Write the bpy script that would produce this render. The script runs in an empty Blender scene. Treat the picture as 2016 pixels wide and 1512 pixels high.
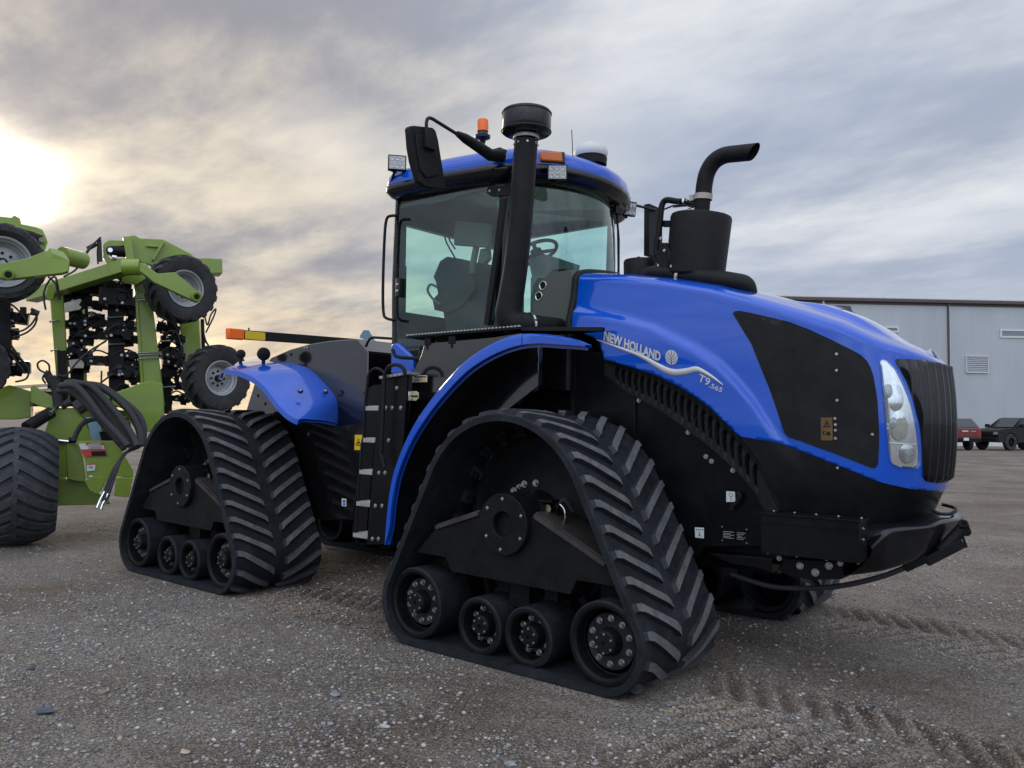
import bpy, bmesh, math, random
import numpy as np
from math import sin, cos, pi, radians, sqrt, atan2
from mathutils import Vector, Matrix, geometry, noise
V = Vector
random.seed(7)
scn = bpy.context.scene
COL = scn.collection
# ------------------------------------------------------------------ camera
CP = V((3.24145, -3.84204, 1.52523)); YAW, PITCH, ROLL, FPX = 0.684277, 0.045698, 0.012298, 1590.56
Fd = V((-sin(YAW)*cos(PITCH), cos(YAW)*cos(PITCH), sin(PITCH)))
_r = Fd.cross(V((0, 0, 1))).normalized(); _u = _r.cross(Fd)
Rt = _r*cos(ROLL)+_u*sin(ROLL); Up = -_r*sin(ROLL)+_u*cos(ROLL)
cd = bpy.data.cameras.new('camera'); cam = bpy.data.objects.new('camera', cd); COL.objects.link(cam)
cd.sensor_width = 36; cd.lens = FPX/2016*36; cd.clip_end = 3000; cd.clip_start = 0.05
cam.matrix_world = Matrix(((Rt.x, Up.x, -Fd.x, CP.x), (Rt.y, Up.y, -Fd.y, CP.y), (Rt.z, Up.z, -Fd.z, CP.z), (0, 0, 0, 1)))
scn.camera = cam
def ray(px, py): return Rt*((px-1008)/FPX)+Up*((756-py)/FPX)+Fd
def pj(p):
    d = V(p)-CP; z = d.dot(Fd); return 1008+FPX*d.dot(Rt)/z, 756-FPX*d.dot(Up)/z
def at(px, py, ax, v):          # point of the survey ray on the plane ax = v
    d = ray(px, py); i = 'XYZ'.index(ax); return CP+d*((v-CP[i])/d[i])
def aty(pts, y): return [at(a, b, 'Y', y) for a, b in pts]
# ------------------------------------------------------------------ materials
def lin(c): return tuple((x/12.92 if x <= .04045 else ((x+.055)/1.055)**2.4) for x in c)
def mat(name, col, rough=.5, metal=0, coat=0, var=0, scale=6, bump=0, bscale=60, rvar=0, spec=.5, dust=0, dustcol=(.16, .14, .12), coatr=.05, aniso=None):
    m = bpy.data.materials.new(name); m.use_nodes = True; nt = m.node_tree; N = nt.nodes; L = nt.links
    b = N['Principled BSDF']; b.inputs['Base Color'].default_value = (*col, 1)
    b.inputs['Roughness'].default_value = rough; b.inputs['Metallic'].default_value = metal
    b.inputs['Specular IOR Level'].default_value = spec
    if coat: b.inputs['Coat Weight'].default_value = coat; b.inputs['Coat Roughness'].default_value = coatr
    tc = N.new('ShaderNodeTexCoord')
    def nz(sc, det=4, ro=.6, dist=0):
        n = N.new('ShaderNodeTexNoise'); n.inputs['Scale'].default_value = sc; n.inputs['Detail'].default_value = det
        n.inputs['Roughness'].default_value = ro; n.inputs['Distortion'].default_value = dist
        mp = N.new('ShaderNodeMapping')
        if aniso: mp.inputs['Scale'].default_value = aniso
        L.new(tc.outputs['Object'], mp.inputs['Vector']); L.new(mp.outputs[0], n.inputs['Vector']); return n
    cur = None
    if var:
        n = nz(scale); r = N.new('ShaderNodeMapRange'); r.inputs['From Min'].default_value = .3; r.inputs['From Max'].default_value = .7
        r.inputs['To Min'].default_value = 1-var; r.inputs['To Max'].default_value = 1+var; L.new(n.outputs['Fac'], r.inputs['Value'])
        mx = N.new('ShaderNodeVectorMath'); mx.operation = 'SCALE'; mx.inputs[0].default_value = col; L.new(r.outputs[0], mx.inputs['Scale'])
        cur = mx.outputs[0]
    if dust:
        n = nz(scale*.7, 8, .72, .4); r = N.new('ShaderNodeMapRange'); r.inputs['From Min'].default_value = .42; r.inputs['From Max'].default_value = .72
        r.inputs['To Max'].default_value = dust; L.new(n.outputs['Fac'], r.inputs['Value'])
        mx = N.new('ShaderNodeMix'); mx.data_type = 'RGBA'; L.new(r.outputs[0], mx.inputs[0])
        if cur: L.new(cur, mx.inputs[6])
        else: mx.inputs[6].default_value = (*col, 1)
        mx.inputs[7].default_value = (*dustcol, 1); cur = mx.outputs[2]
    if cur: L.new(cur, b.inputs['Base Color'])
    if rvar:
        n = nz(scale*1.7, 5, .7); r = N.new('ShaderNodeMapRange'); r.inputs['From Min'].default_value = .3; r.inputs['From Max'].default_value = .7
        r.inputs['To Min'].default_value = max(.02, rough-rvar); r.inputs['To Max'].default_value = rough+rvar
        L.new(n.outputs['Fac'], r.inputs['Value']); L.new(r.outputs[0], b.inputs['Roughness'])
    if bump:
        n = nz(bscale, 5, .6); bp_ = N.new('ShaderNodeBump'); bp_.inputs['Strength'].default_value = bump; bp_.inputs['Distance'].default_value = .01
        L.new(n.outputs['Fac'], bp_.inputs['Height']); L.new(bp_.outputs[0], b.inputs['Normal'])
    return m
def glassmat(name, tint, fr=1.0, rough=.0, base=.04, scat=0):
    m = bpy.data.materials.new(name); m.use_nodes = True; nt = m.node_tree; N = nt.nodes; L = nt.links
    N.remove(N['Principled BSDF']); out = N['Material Output']
    t = N.new('ShaderNodeBsdfTransparent'); t.inputs[0].default_value = (*tint, 1)
    g = N.new('ShaderNodeBsdfGlossy'); g.inputs['Roughness'].default_value = rough; g.inputs[0].default_value = (.85, .95, .95, 1)
    f = N.new('ShaderNodeLayerWeight'); f.inputs['Blend'].default_value = .5; pw = N.new('ShaderNodeMath'); pw.operation = 'POWER'; pw.inputs[1].default_value = 3.6; L.new(f.outputs['Facing'], pw.inputs[0])
    mu = N.new('ShaderNodeMath'); mu.operation = 'MULTIPLY_ADD'; mu.inputs[1].default_value = fr; mu.inputs[2].default_value = base
    L.new(pw.outputs[0], mu.inputs[0]); mx = N.new('ShaderNodeMixShader'); L.new(mu.outputs[0], mx.inputs[0]); L.new(t.outputs[0], mx.inputs[1]); L.new(g.outputs[0], mx.inputs[2])
    last = mx
    if scat:
        d = N.new('ShaderNodeBsdfDiffuse'); d.inputs[0].default_value = (.5, .52, .5, 1); tc = N.new('ShaderNodeTexCoord'); n = N.new('ShaderNodeTexNoise')
        n.inputs['Scale'].default_value = 2.5; n.inputs['Detail'].default_value = 6; mr = N.new('ShaderNodeMapRange'); mr.inputs['From Min'].default_value = .3; mr.inputs['From Max'].default_value = .75
        mr.inputs['To Min'].default_value = scat*.4; mr.inputs['To Max'].default_value = scat
        L.new(tc.outputs['Object'], n.inputs[0]); L.new(n.outputs['Fac'], mr.inputs['Value']); m2 = N.new('ShaderNodeMixShader')
        L.new(mr.outputs[0], m2.inputs[0]); L.new(mx.outputs[0], m2.inputs[1]); L.new(d.outputs[0], m2.inputs[2]); last = m2
    L.new(last.outputs[0], out.inputs[0]); return m
M = {}
M['blue'] = mat('blue_paint', (.0002, .08, .54), .22, 0, 1, var=.04, scale=3, rvar=.05, spec=.15, dust=.035, dustcol=(.2, .2, .2), coatr=.03)
M['bluedeep'] = mat('deep_blue_paint', (.001, .03, .24), .4, 0, .5)
M['black'] = mat('black_satin_paint', (.0028, .0034, .005), .36, 0, .04, var=.3, scale=5, bump=.08, bscale=25, rvar=.08, dust=.04, spec=.16)
M['gloss'] = mat('black_gloss_plastic', (.004, .005, .0075), .24, 0, .3, rvar=.06, dust=.03, spec=.3)
M['matte'] = mat('black_matte_plastic', (.006, .007, .0085), .55, var=.2, scale=9, bump=.15, bscale=180, dust=.06, spec=.22)
M['frame'] = mat('dark_cast_frame', (.0055, .0065, .0075), .5, var=.4, scale=7, bump=.35, bscale=130, rvar=.1, dust=.14, dustcol=(.05, .045, .04), spec=.15)
M['rubber'] = mat('track_rubber', (.011, .014, .018), .64, var=.3, scale=8, bump=.3, bscale=90, dust=.4, dustcol=(.05, .052, .058), rvar=.08, spec=.18)
M['lugtop'] = mat('worn_lug_face', (.075, .082, .092), .62, var=.3, scale=16, bump=.5, bscale=110, dust=.85, dustcol=(.17, .16, .15))
M['lug'] = mat('track_lug_rubber', (.009, .011, .015), .6, var=.3, scale=14, bump=.5, bscale=120, dust=.3, dustcol=(.07, .07, .07))
M['tyre'] = mat('tyre_rubber', (.012, .014, .017), .68, var=.3, scale=10, bump=.4, bscale=110, dust=.35, dustcol=(.09, .08, .07))
M['bolt'] = mat('zinc_bolt', (.40, .40, .39), .35, .9, var=.2, scale=40)
M['steel'] = mat('step_aluminium', (.42, .42, .41), .42, .5, var=.2, scale=25, bump=.3, bscale=100)
M['reflector'] = mat('lamp_reflector', (.86, .88, .9), .2, .85, .5, var=.08, scale=35)
M['shine'] = mat('black_gloss_sheet', (.004, .0042, .005), .16, 0, .9, rvar=.05, scale=3, dust=.06, dustcol=(.1, .09, .08), coatr=.06)
M['tyreblock'] = mat('dusty_tyre_block', (.022, .026, .034), .75, var=.3, scale=12, bump=.5, bscale=90, dust=.8, dustcol=(.075, .078, .088))
M['duststeel'] = mat('dusty_steel', (.034, .031, .029), .6, var=.4, scale=9, bump=.3, bscale=90)
M['chrome'] = mat('chrome', (.75, .77, .8), .12, 1)
M['silver'] = mat('silver_trim', (.55, .56, .57), .32, .25)
M['orange'] = mat('orange_lens', (.95, .15, .004), .35, 0, .15)
M['amber'] = mat('amber_lens', (.75, .17, .008), .3, 0, .3)
M['amber'].node_tree.nodes['Principled BSDF'].inputs['Transmission Weight'].default_value = .2
M['yellow'] = mat('yellow_sticker', (.75, .5, .02), .45)
M['orangestk'] = mat('faded_orange_sticker', (.12, .062, .012), .5, var=.2, scale=20)
M['white'] = mat('white_sticker', (.62, .66, .66), .45)
M['offwhite'] = mat('off_white_plastic', (.66, .67, .66), .35)
M['red'] = mat('red_sticker', (.55, .04, .03), .45)
M['lime'] = mat('lime_green_paint', (.19, .29, .026), .36, 0, .35, var=.10, scale=2.2, bump=.04, bscale=30, rvar=.07, dust=.28, dustcol=(.14, .15, .06))
M['rim'] = mat('white_wheel_rim', (.30, .32, .34), .4, .1, .2, dust=.35, scale=9, dustcol=(.3, .28, .26))
M['hose'] = mat('sleeved_hose', (.022, .023, .027), .6, bump=.6, bscale=160)
M['lens'] = mat('work_lamp_lens', (.36, .38, .38), .2, .3, .5, var=.3, scale=60)
M['seat'] = mat('seat_fabric', (.028, .03, .03), .8, bump=.4, bscale=200)
M['interior'] = mat('cab_interior_plastic', (.10, .11, .10), .6, bump=.1, bscale=120)
M['pale'] = mat('pale_galvanised', (.40, .38, .33), .5, .2, var=.2, scale=12)
M['brake'] = mat('brass_latch', (.55, .5, .33), .35, .6)
M['glass'] = glassmat('cab_glass', (.74, .98, .93), .85, 0, .055, scat=.02)
M['lampglass'] = glassmat('lamp_glass', (.93, .96, .97), .9, 0, .07)
M['hole'] = mat('dark_recess', (.003, .003, .004), .9)
# ------------------------------------------------------------------ object helpers
def tag(o, label=None, cat=None, group=None, kind=None):
    if label: o['label'] = label
    if cat: o['category'] = cat
    if group: o['group'] = group
    if kind: o['kind'] = kind
    return o
def thing(name, label, cat, loc=(0, 0, 0), rz=0, group=None):
    o = bpy.data.objects.new(name, None); COL.objects.link(o); o.location = loc; o.rotation_euler = (0, 0, rz); o.empty_display_size = .2
    return tag(o, label, cat, group)
def frame_of(d, up=V((0, 0, 1))):
    d = V(d).normalized()
    if abs(d.dot(up)) > .99: up = V((0, 1, 0)) if abs(d.y) < .9 else V((1, 0, 0))
    a = d.cross(up).normalized(); return a, a.cross(d).normalized(), d
def smooth_path(pts, n=6):
    pts = [V(p) for p in pts]
    if len(pts) < 3: return pts
    out = []
    for i in range(len(pts)-1):
        p0 = pts[max(i-1, 0)]; p1 = pts[i]; p2 = pts[i+1]; p3 = pts[min(i+2, len(pts)-1)]
        for k in range(n):
            t = k/n
            out.append(.5*((2*p1)+(p2-p0)*t+(2*p0-5*p1+4*p2-p3)*t*t+(3*p1-p0-3*p2+p3)*t**3))
    out.append(pts[-1]); return out
def round_path(pts, r=.05, n=5):
    pts = [V(p) for p in pts]; out = [pts[0]]
    for i in range(1, len(pts)-1):
        a = (pts[i-1]-pts[i]); b = (pts[i+1]-pts[i]); ra = min(r, a.length*.45); rb = min(r, b.length*.45)
        A = pts[i]+a.normalized()*ra; B = pts[i]+b.normalized()*rb
        for k in range(n+1):
            t = k/n; out.append(A*(1-t)**2+pts[i]*2*t*(1-t)+B*t*t)
    out.append(pts[-1]); return out
class MB:
    def __init__(s, *mats): s.v = []; s.f = []; s.m = []; s.mats = [M[x] for x in mats]; s.names = list(mats)
    def mi(s, m):
        if m is None: return 0
        if m not in s.names: s.names.append(m); s.mats.append(M[m])
        return s.names.index(m)
    def add(s, vs, fs, m=None):
        b = len(s.v); k = s.mi(m); s.v += [tuple(x) for x in vs]; s.f += [tuple(i+b for i in f) for f in fs]; s.m += [k]*len(fs); return s
    def box(s, c, size, m=None, rot=None, taper=None):
        hx, hy, hz = size[0]/2, size[1]/2, size[2]/2; vs = []
        for z in (-1, 1):
            for x, y in ((-1, -1), (1, -1), (1, 1), (-1, 1)):
                t = taper if (taper and z > 0) else 1
                p = V((x*hx*t, y*hy*t, z*hz))
                if rot: p = rot @ p
                vs.append(p+V(c))
        return s.add(vs, [(0, 3, 2, 1), (4, 5, 6, 7), (0, 1, 5, 4), (1, 2, 6, 5), (2, 3, 7, 6), (3, 0, 4, 7)], m)
    def beam(s, p0, p1, w, h, m=None, up=V((0, 0, 1))):
        p0, p1 = V(p0), V(p1); a, b, d = frame_of(p1-p0, up); vs = []
        for p in (p0, p1):
            for x, y in ((-1, -1), (1, -1), (1, 1), (-1, 1)): vs.append(p+a*(x*w/2)+b*(y*h/2))
        return s.add(vs, [(0, 3, 2, 1), (4, 5, 6, 7), (0, 1, 5, 4), (1, 2, 6, 5), (2, 3, 7, 6), (3, 0, 4, 7)], m)
    def cyl(s, p0, p1, r0, r1=None, n=24, m=None, cap=True):
        r1 = r0 if r1 is None else r1; p0, p1 = V(p0), V(p1); a, b, d = frame_of(p1-p0)
        vs = [p+(a*cos(2*pi*i/n)+b*sin(2*pi*i/n))*r for p, r in ((p0, r0), (p1, r1)) for i in range(n)]
        fs = [(i, (i+1) % n, n+(i+1) % n, n+i) for i in range(n)]
        if cap: fs += [tuple(range(n))[::-1], tuple(range(n, 2*n))]
        return s.add(vs, fs, m)
    def lathe(s, o, d, prof, n=32, m=None, closed=False):    # profile of (radius, height)
        o = V(o); a, b, d = frame_of(d); vs = []; k = len(prof)
        for r, h in prof:
            for i in range(n): vs.append(o+d*h+(a*cos(2*pi*i/n)+b*sin(2*pi*i/n))*max(r, 1e-5))
        fs = []
        rng = range(k) if closed else range(k-1)
        for j in rng:
            j2 = (j+1) % k
            for i in range(n): fs.append((j*n+i, j*n+(i+1) % n, j2*n+(i+1) % n, j2*n+i))
        return s.add(vs, fs, m)
    def tube(s, pts, r, n=10, m=None, cap=True):
        pts = [V(p) for p in pts]; rs = r if isinstance(r, (list, tuple)) else [r]*len(pts); vs = []; fs = []; a = None
        for i, p in enumerate(pts):
            d = (pts[min(i+1, len(pts)-1)]-pts[max(i-1, 0)]).normalized()
            if a is None: a, b, _ = frame_of(d)
            else:
                a = (a-d*a.dot(d)).normalized(); b = a.cross(d)
            for k in range(n): vs.append(p+(a*cos(2*pi*k/n)+b*sin(2*pi*k/n))*rs[i])
        for i in range(len(pts)-1):
            for k in range(n): fs.append((i*n+k, i*n+(k+1) % n, (i+1)*n+(k+1) % n, (i+1)*n+k))
        if cap: fs += [tuple(range(n))[::-1], tuple(range((len(pts)-1)*n, len(pts)*n))]
        return s.add(vs, fs, m)
    def prism(s, poly, vec, m=None):
        poly = [V(p) for p in poly]; n = len(poly); vec = V(vec)
        return s.add(poly+[p+vec for p in poly], [tuple(range(n))[::-1], tuple(range(n, 2*n))]+[(i, (i+1) % n, n+(i+1) % n, n+i) for i in range(n)], m)
    def bolt(s, p, d, r=.014, h=.012, m='bolt'):
        d = V(d).normalized(); p = V(p); s.cyl(p, p+d*h*.35, r*1.35, n=12, m=m); return s.cyl(p+d*h*.35, p+d*h, r, r*.92, n=6, m=m)
    def sphere(s, c, r, m=None, n=16, sc=(1, 1, 1)):
        vs = []; fs = []; k = n//2
        for j in range(k+1):
            for i in range(n): vs.append(V(c)+V((r*sc[0]*sin(pi*j/k)*cos(2*pi*i/n), r*sc[1]*sin(pi*j/k)*sin(2*pi*i/n), r*sc[2]*cos(pi*j/k))))
        for j in range(k):
            for i in range(n): fs.append((j*n+i, j*n+(i+1) % n, (j+1)*n+(i+1) % n, (j+1)*n+i))
        return s.add(vs, fs, m)
    def grid(s, rows, m=None, closed=False):
        R_ = len(rows); K = len(rows[0]); vs = [p for r in rows for p in r]; fs = []
        for j in range(R_-1):
            for i in range(K if closed else K-1): fs.append((j*K+i, j*K+(i+1) % K, (j+1)*K+(i+1) % K, (j+1)*K+i))
        return s.add(vs, fs, m)
    def mirror(s, y=1.63):
        b = len(s.v); s.v += [(v[0], 2*y-v[1], v[2]) for v in list(s.v)]; s.f += [tuple(i+b for i in f[::-1]) for f in list(s.f)]; s.m += list(s.m); return s
    def build(s, name, parent=None, bevel=0, ang=35, merge=True, seg=2, fixn=True):
        me = bpy.data.meshes.new(name); bm = bmesh.new(); vs = [bm.verts.new(v) for v in s.v]
        for f, k in zip(s.f, s.m):
            try:
                fc = bm.faces.new([vs[i] for i in f]); fc.material_index = k; fc.smooth = True
            except ValueError: pass
        if merge: bmesh.ops.remove_doubles(bm, verts=bm.verts, dist=2e-4)
        if fixn: bmesh.ops.recalc_face_normals(bm, faces=bm.faces)
        a = radians(ang)
        for e in bm.edges:
            if len(e.link_faces) == 2:
                if e.calc_face_angle(0) > a: e.smooth = False
        bm.to_mesh(me); bm.free()
        for mm in s.mats: me.materials.append(mm)
        o = bpy.data.objects.new(name, me); COL.objects.link(o)
        if parent: o.parent = parent
        if bevel:
            md = o.modifiers.new('bevel', 'BEVEL'); md.width = bevel; md.segments = seg; md.limit_method = 'ANGLE'; md.angle_limit = radians(38); md.use_clamp_overlap = True
        return o
def copy_tree(o, parent=None):
    c = o.copy(); COL.objects.link(c)
    if parent: c.parent = parent
    for ch in list(o.children): copy_tree(ch, c)
    return c
def text_mesh(txt, size=1, off=.0, extr=0.0, shear=0):
    cu = bpy.data.curves.new('t', 'FONT'); cu.body = txt; cu.size = size; cu.offset = off; cu.extrude = extr; cu.shear = shear; cu.resolution_u = 3
    o = bpy.data.objects.new('t', cu); COL.objects.link(o); dg = bpy.context.evaluated_depsgraph_get(); dg.update()
    me = bpy.data.meshes.new_from_object(o.evaluated_get(dg)); vs = [v.co.copy() for v in me.vertices]; fs = [tuple(p.vertices) for p in me.polygons]
    bpy.data.objects.remove(o); bpy.data.curves.remove(cu); bpy.data.meshes.remove(me)
    return vs, fs
def poly_fill(poly, step, holes=()):
    """constrained Delaunay fill of a 2-D polygon with interior grid points"""
    def resample(pl):
        out = []
        for i in range(len(pl)):
            a, b = V(pl[i]), V(pl[(i+1) % len(pl)]); k = max(1, int((b-a).length/step))
            for j in range(k): out.append(a.lerp(b, j/k))
        return out
    def inside(p, pl):
        c = False
        for i in range(len(pl)):
            a, b = pl[i], pl[i-1]
            if (a[1] > p[1]) != (b[1] > p[1]) and p[0] < (b[0]-a[0])*(p[1]-a[1])/(b[1]-a[1])+a[0]: c = not c
        return c
    rp = resample([V(p) for p in poly]); n = len(rp); vs = list(rp); ed = [(i, (i+1) % n) for i in range(n)]
    xs = [p[0] for p in rp]; ys = [p[1] for p in rp]
    segs = np.array([(p[0], p[1]) for p in rp])
    x = min(xs)+step*.5
    while x < max(xs):
        y = min(ys)+step*.5
        while y < max(ys):
            if inside((x, y), rp) and ((segs-np.array((x, y)))**2).sum(1).min() > (step*.45)**2: vs.append(V((x, y)))
            y += step
        x += step
    r = geometry.delaunay_2d_cdt(vs, ed, [], 0, 1e-6)
    vo, fo = r[0], r[2]; out = []
    for f in fo:
        c = (vo[f[0]]+vo[f[1]]+vo[f[2]])/3
        if inside(c, rp): out.append(tuple(f))
    return vo, out, rp
def lerp_tab(x, tab):
    if x <= tab[0][0]: return tab[0][1]
    for (a, b), (c, d) in zip(tab, tab[1:]):
        if x <= c: return b+(d-b)*(x-a)/(c-a)
    return tab[-1][1]
def sstep(t): t = max(0, min(1, t)); return t*t*(3-2*t)
YC = 1.63
def halves(mb, name, parent=None, **k):
    a = mb.build(name, parent, **k); m2 = MB(*mb.names); m2.mats = list(mb.mats); m2.v = [(v[0], 2*YC-v[1], v[2]) for v in mb.v]; m2.f = [f[::-1] for f in mb.f]; m2.m = list(mb.m); m2.build(name, parent, **k); return a
tractor = thing('tractor', 'big blue articulated tractor on four black rubber tracks parked in the gravel yard', 'tractor', (0, 0, 0))
# ------------------------------------------------------------------ track units
CIR = [((0, .88), .69), ((.755, .29), .285), ((-.755, .29), .285)]
def belt_path(step=.0125):
    segs = []
    def tang(c1, r1, c2, r2):      # clockwise outer tangent normal angle
        dx, dz = c2[0]-c1[0], c2[1]-c1[1]; D = sqrt(dx*dx+dz*dz); return atan2(dz, dx)+math.acos((r1-r2)/D)
    (c0, r0), (c1, r1), (c2, r2) = CIR
    a01 = tang(c0, r0, c1, r1); a12 = tang(c1, r1, c2, r2); a20 = tang(c2, r2, c0, r0)
    pts = []
    def arc(c, r, a, b):
        while b > a: b -= 2*pi
        n = max(6, int(abs(b-a)*r/step))
        for i in range(n): t = a+(b-a)*i/n; pts.append((c[0]+r*cos(t), c[1]+r*sin(t), t))
    def line(c1, r1, c2, r2, a):
        p = (c1[0]+r1*cos(a), c1[1]+r1*sin(a)); q = (c2[0]+r2*cos(a), c2[1]+r2*sin(a)); n = int(math.dist(p, q)/step)
        for i in range(n): t = i/n; pts.append((p[0]+(q[0]-p[0])*t, p[1]+(q[1]-p[1])*t, a))
    arc(c0, r0, a20, a01); line(c0, r0, c1, r1, a01); arc(c1, r1, a01, a12); line(c1, r1, c2, r2, a12); arc(c2, r2, a12, a20); line(c2, r2, c0, r0, a20)
    return pts
BP_ = belt_path()
_cum = [0]
for i in range(len(BP_)): a, b = BP_[i], BP_[(i+1) % len(BP_)]; _cum.append(_cum[-1]+math.dist(a[:2], b[:2]))
BL = _cum[-1]
def bpos(s):
    s = s % BL
    import bisect
    i = min(bisect.bisect_right(_cum, s)-1, len(BP_)-1); t = (s-_cum[i])/max(1e-9, _cum[i+1]-_cum[i])
    a, b = BP_[i], BP_[(i+1) % len(BP_)]; da = (b[2]-a[2]+pi) % (2*pi)-pi; n = a[2]+da*t
    return a[0]+(b[0]-a[0])*t, a[1]+(b[1]-a[1])*t, n
BW = .9
def make_belt():
    mb = MB('rubber'); TH = .046; n = len(BP_)
    prof = [(0, -TH), (0, -.006), (.006, 0), (.2, 0), (.45, 0), (.7, 0), (BW-.006, 0), (BW, -.006), (BW, -TH), (.55, -TH), (.35, -TH)]
    rows = [[V((x+cos(a)*o, y, z+sin(a)*o)) for y, o in prof] for x, z, a in BP_]
    rows.append(rows[0]); mb.grid(rows, 'rubber', closed=True)
    NL = round(BL/.153); P = BL/NL
    for side in (0, 1):
        for k in range(NL):
            s0 = k*P+(P/2 if side else 0)
            # lug from outer edge (leading) to inner end: clockwise path runs downwards on the front side
            L0, L1 = (.012, .405) if side == 0 else (BW-.012, BW-.405)
            K = 7; top = []; bot = []
            for j in range(K+1):
                t = j/K; y = L0+(L1-L0)*t; yc = abs(y-(0 if side == 0 else BW)); ds = .54*max(0, yc-.05); h = .033*(1 if 0 < j < K else .8)
                wt = .0235+.003*t; wb = .0285+.003*t
                if j == 0: wt *= .9
                if j == K: y -= 0; 
                ra = []
                for off, hh in ((-wb, -.004), (-wt, h), (wt, h), (wb, -.004)):
                    x, z, a = bpos(s0+ds+off); yy = y-(1 if side == 0 else -1)*(.018 if (j == K and hh > 0) else 0)+(1 if side == 0 else -1)*(.012 if (j == 0 and hh > 0) else 0)
                    ra.append(V((x+cos(a)*hh, yy, z+sin(a)*hh)))
                top.append(ra)
            mb.grid([[r[0], r[1]] for r in top], 'lug'); mb.grid([[r[2], r[3]] for r in top], 'lug'); mb.grid([[r[1], r[2]] for r in top], 'lugtop')
            mb.add(top[0], [(0, 1, 2, 3)], 'lug'); mb.add(top[-1], [(0, 3, 2, 1)], 'lug')
            # centre tie bar, low
            ra = []
    # inner drive lugs
    ND = round(BL/.2); P2 = BL/ND
    for k in range(ND):
        rr = []
        for h, w, yw in ((-TH+.002, .05, .05), (-TH-.085, .028, .034)):
            for ds, y in ((-w, BW/2-yw), (w, BW/2-yw), (w, BW/2+yw), (-w, BW/2+yw)):
                x, z, a = bpos(k*P2+ds); rr.append(V((x+cos(a)*h, y, z+sin(a)*h)))
        mb.add(rr, [(4, 5, 6, 7), (0, 1, 5, 4), (1, 2, 6, 5), (2, 3, 7, 6), (3, 0, 4, 7)], 'rubber')
    return mb
def ring_wheel(mb, x, z, r, y0, y1, disc, hubr, nb, rb, rubber=True, cap=True, capy=-.0):
    """hollow roller facing -Y: rubber tyre, recessed disc, hub and bolts"""
    o = V((x, y0, z)); D = V((0, 1, 0)); w = y1-y0; ri = r-.045
    mb.lathe(o, D, [(r-.012, 0), (r, .012), (r, w-.012), (r-.012, w), (ri, w), (ri, disc+.02), (ri-.035, disc), (hubr, disc)], 40, 'rubber')
    mb.lathe(o, D, [(r-.012, 0), (r-.03, 0), (ri, .012), (ri, disc+.02)], 40, 'frame')
    mb.lathe(o, D, [(ri-.035, disc), (ri-.05, disc+.008), (hubr+.01, disc+.008)], 40, 'frame')
    mb.lathe(o, D, [(hubr+.012, disc+.01), (hubr, disc-.02), (hubr-.003, capy+.012), (hubr-.014, capy), (.012, capy), (.012, capy+.01), (.0, capy+.01)], 28, 'frame')
    for i in range(nb):
        a = 2*pi*i/nb+.3
        mb.bolt(V((x+cos(a)*rb, y0+disc+.006, z+sin(a)*rb)), V((0, -1, 0)), .0145, .024)
    for i in range(6):
        a = 2*pi*i/6+.5; mb.bolt(V((x+cos(a)*hubr*.72, y0+capy, z+sin(a)*hubr*.72)), V((0, -1, 0)), .0055, .006)
def track_frame_parts():
    parts = []
    f = MB('frame')
    # outer side plate
    yf = .10
    out = [(-.80, .615), (-.60, .815), (-.235, .935)]
    for k in range(9):
        a = radians(163-k*146/8); out.append((.192*cos(a), .88+.192*sin(a)))
    out += [(.215, .965), (.72, .735), (.79, .60), (.53, .60), (.485, .512), (-.47, .525), (-.53, .612)]
    f.prism([V((x, yf, z)) for x, z in out], V((0, .06, 0)))
    # top flanges of the beam
    for a, b in (((.222, .95), (.735, .72)), ((-.615, .80), (-.235, .925))):
        f.beam(V((a[0], .25, a[1]+.012)), V((b[0], .25, b[1]+.012)), .30, .022, 'duststeel')
    f.beam(V((.222, .095, .95)), V((.735, .095, .718)), .024, .03, 'duststeel')
    f.beam(V((-.615, .095, .80)), V((-.235, .095, .925)), .022, .024, 'duststeel')
    f.prism([V((x, .74, z)) for x, z in out], V((0, .05, 0)))
    f.box((0, .45, .57), (.9, .5, .1)); f.box((.0, .45, .45), (.16, .44, .22))
    # hub with bore
    o = V((0, .055, .88)); f.lathe(o, (0, 1, 0), [(.079, .12), (.079, .004), (.083, 0), (.188, 0), (.193, .005), (.193, .40), (.21, .41), (.21, .5)], 48)
    f.lathe(o, (0, 1, 0), [(.0, .12), (.079, .12)], 32, 'hole')
    for k in range(6):
        a = radians(92+k*60-(8 if k % 2 else 0)); f.bolt(V((.158*cos(a), .055, .88+.158*sin(a))), (0, -1, 0), .0085, .006)
    # yoke axles
    for x in (-.755, .755): f.box((x*.87, .45, .44), (.14, .36, .30))
    for x in (-.19, .2): f.box((x, .45, .33), (.1, .3, .3))
    f.box((0, .45, .36), (.62, .2, .09))
    parts.append(('track_frame', f, .006))
    # drive wheel
    d = MB('frame'); o = V((0, .40, .88))
    d.lathe(o, (0, 1, 0), [(.1, .02), (.30, .03), (.34, .06), (.54, .09), (.575, .05), (.605, .05), (.605, .16), (.55, .17), (.5, .15), (.1, .12)], 56)
    for k in range(21):
        a = 2*pi*k/21; c = V((.60*cos(a), .47, .88+.60*sin(a))); rot = Matrix.Rotation(-a, 3, 'Y')
        d.box(c, (.05, .15, .055), 'frame', rot)
    for px_, py_, r_ in ((1013, 966, .018), (1023.7, 957.5, .013), (1033.8, 953, .018), (1056.4, 951, .018), (1109.5, 1007, .018)): d.bolt(at(px_, py_, 'Y', .432), (0, -1, 0), r_, .026)
    parts.append(('drive_wheel', d, 0))
    return parts
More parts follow.
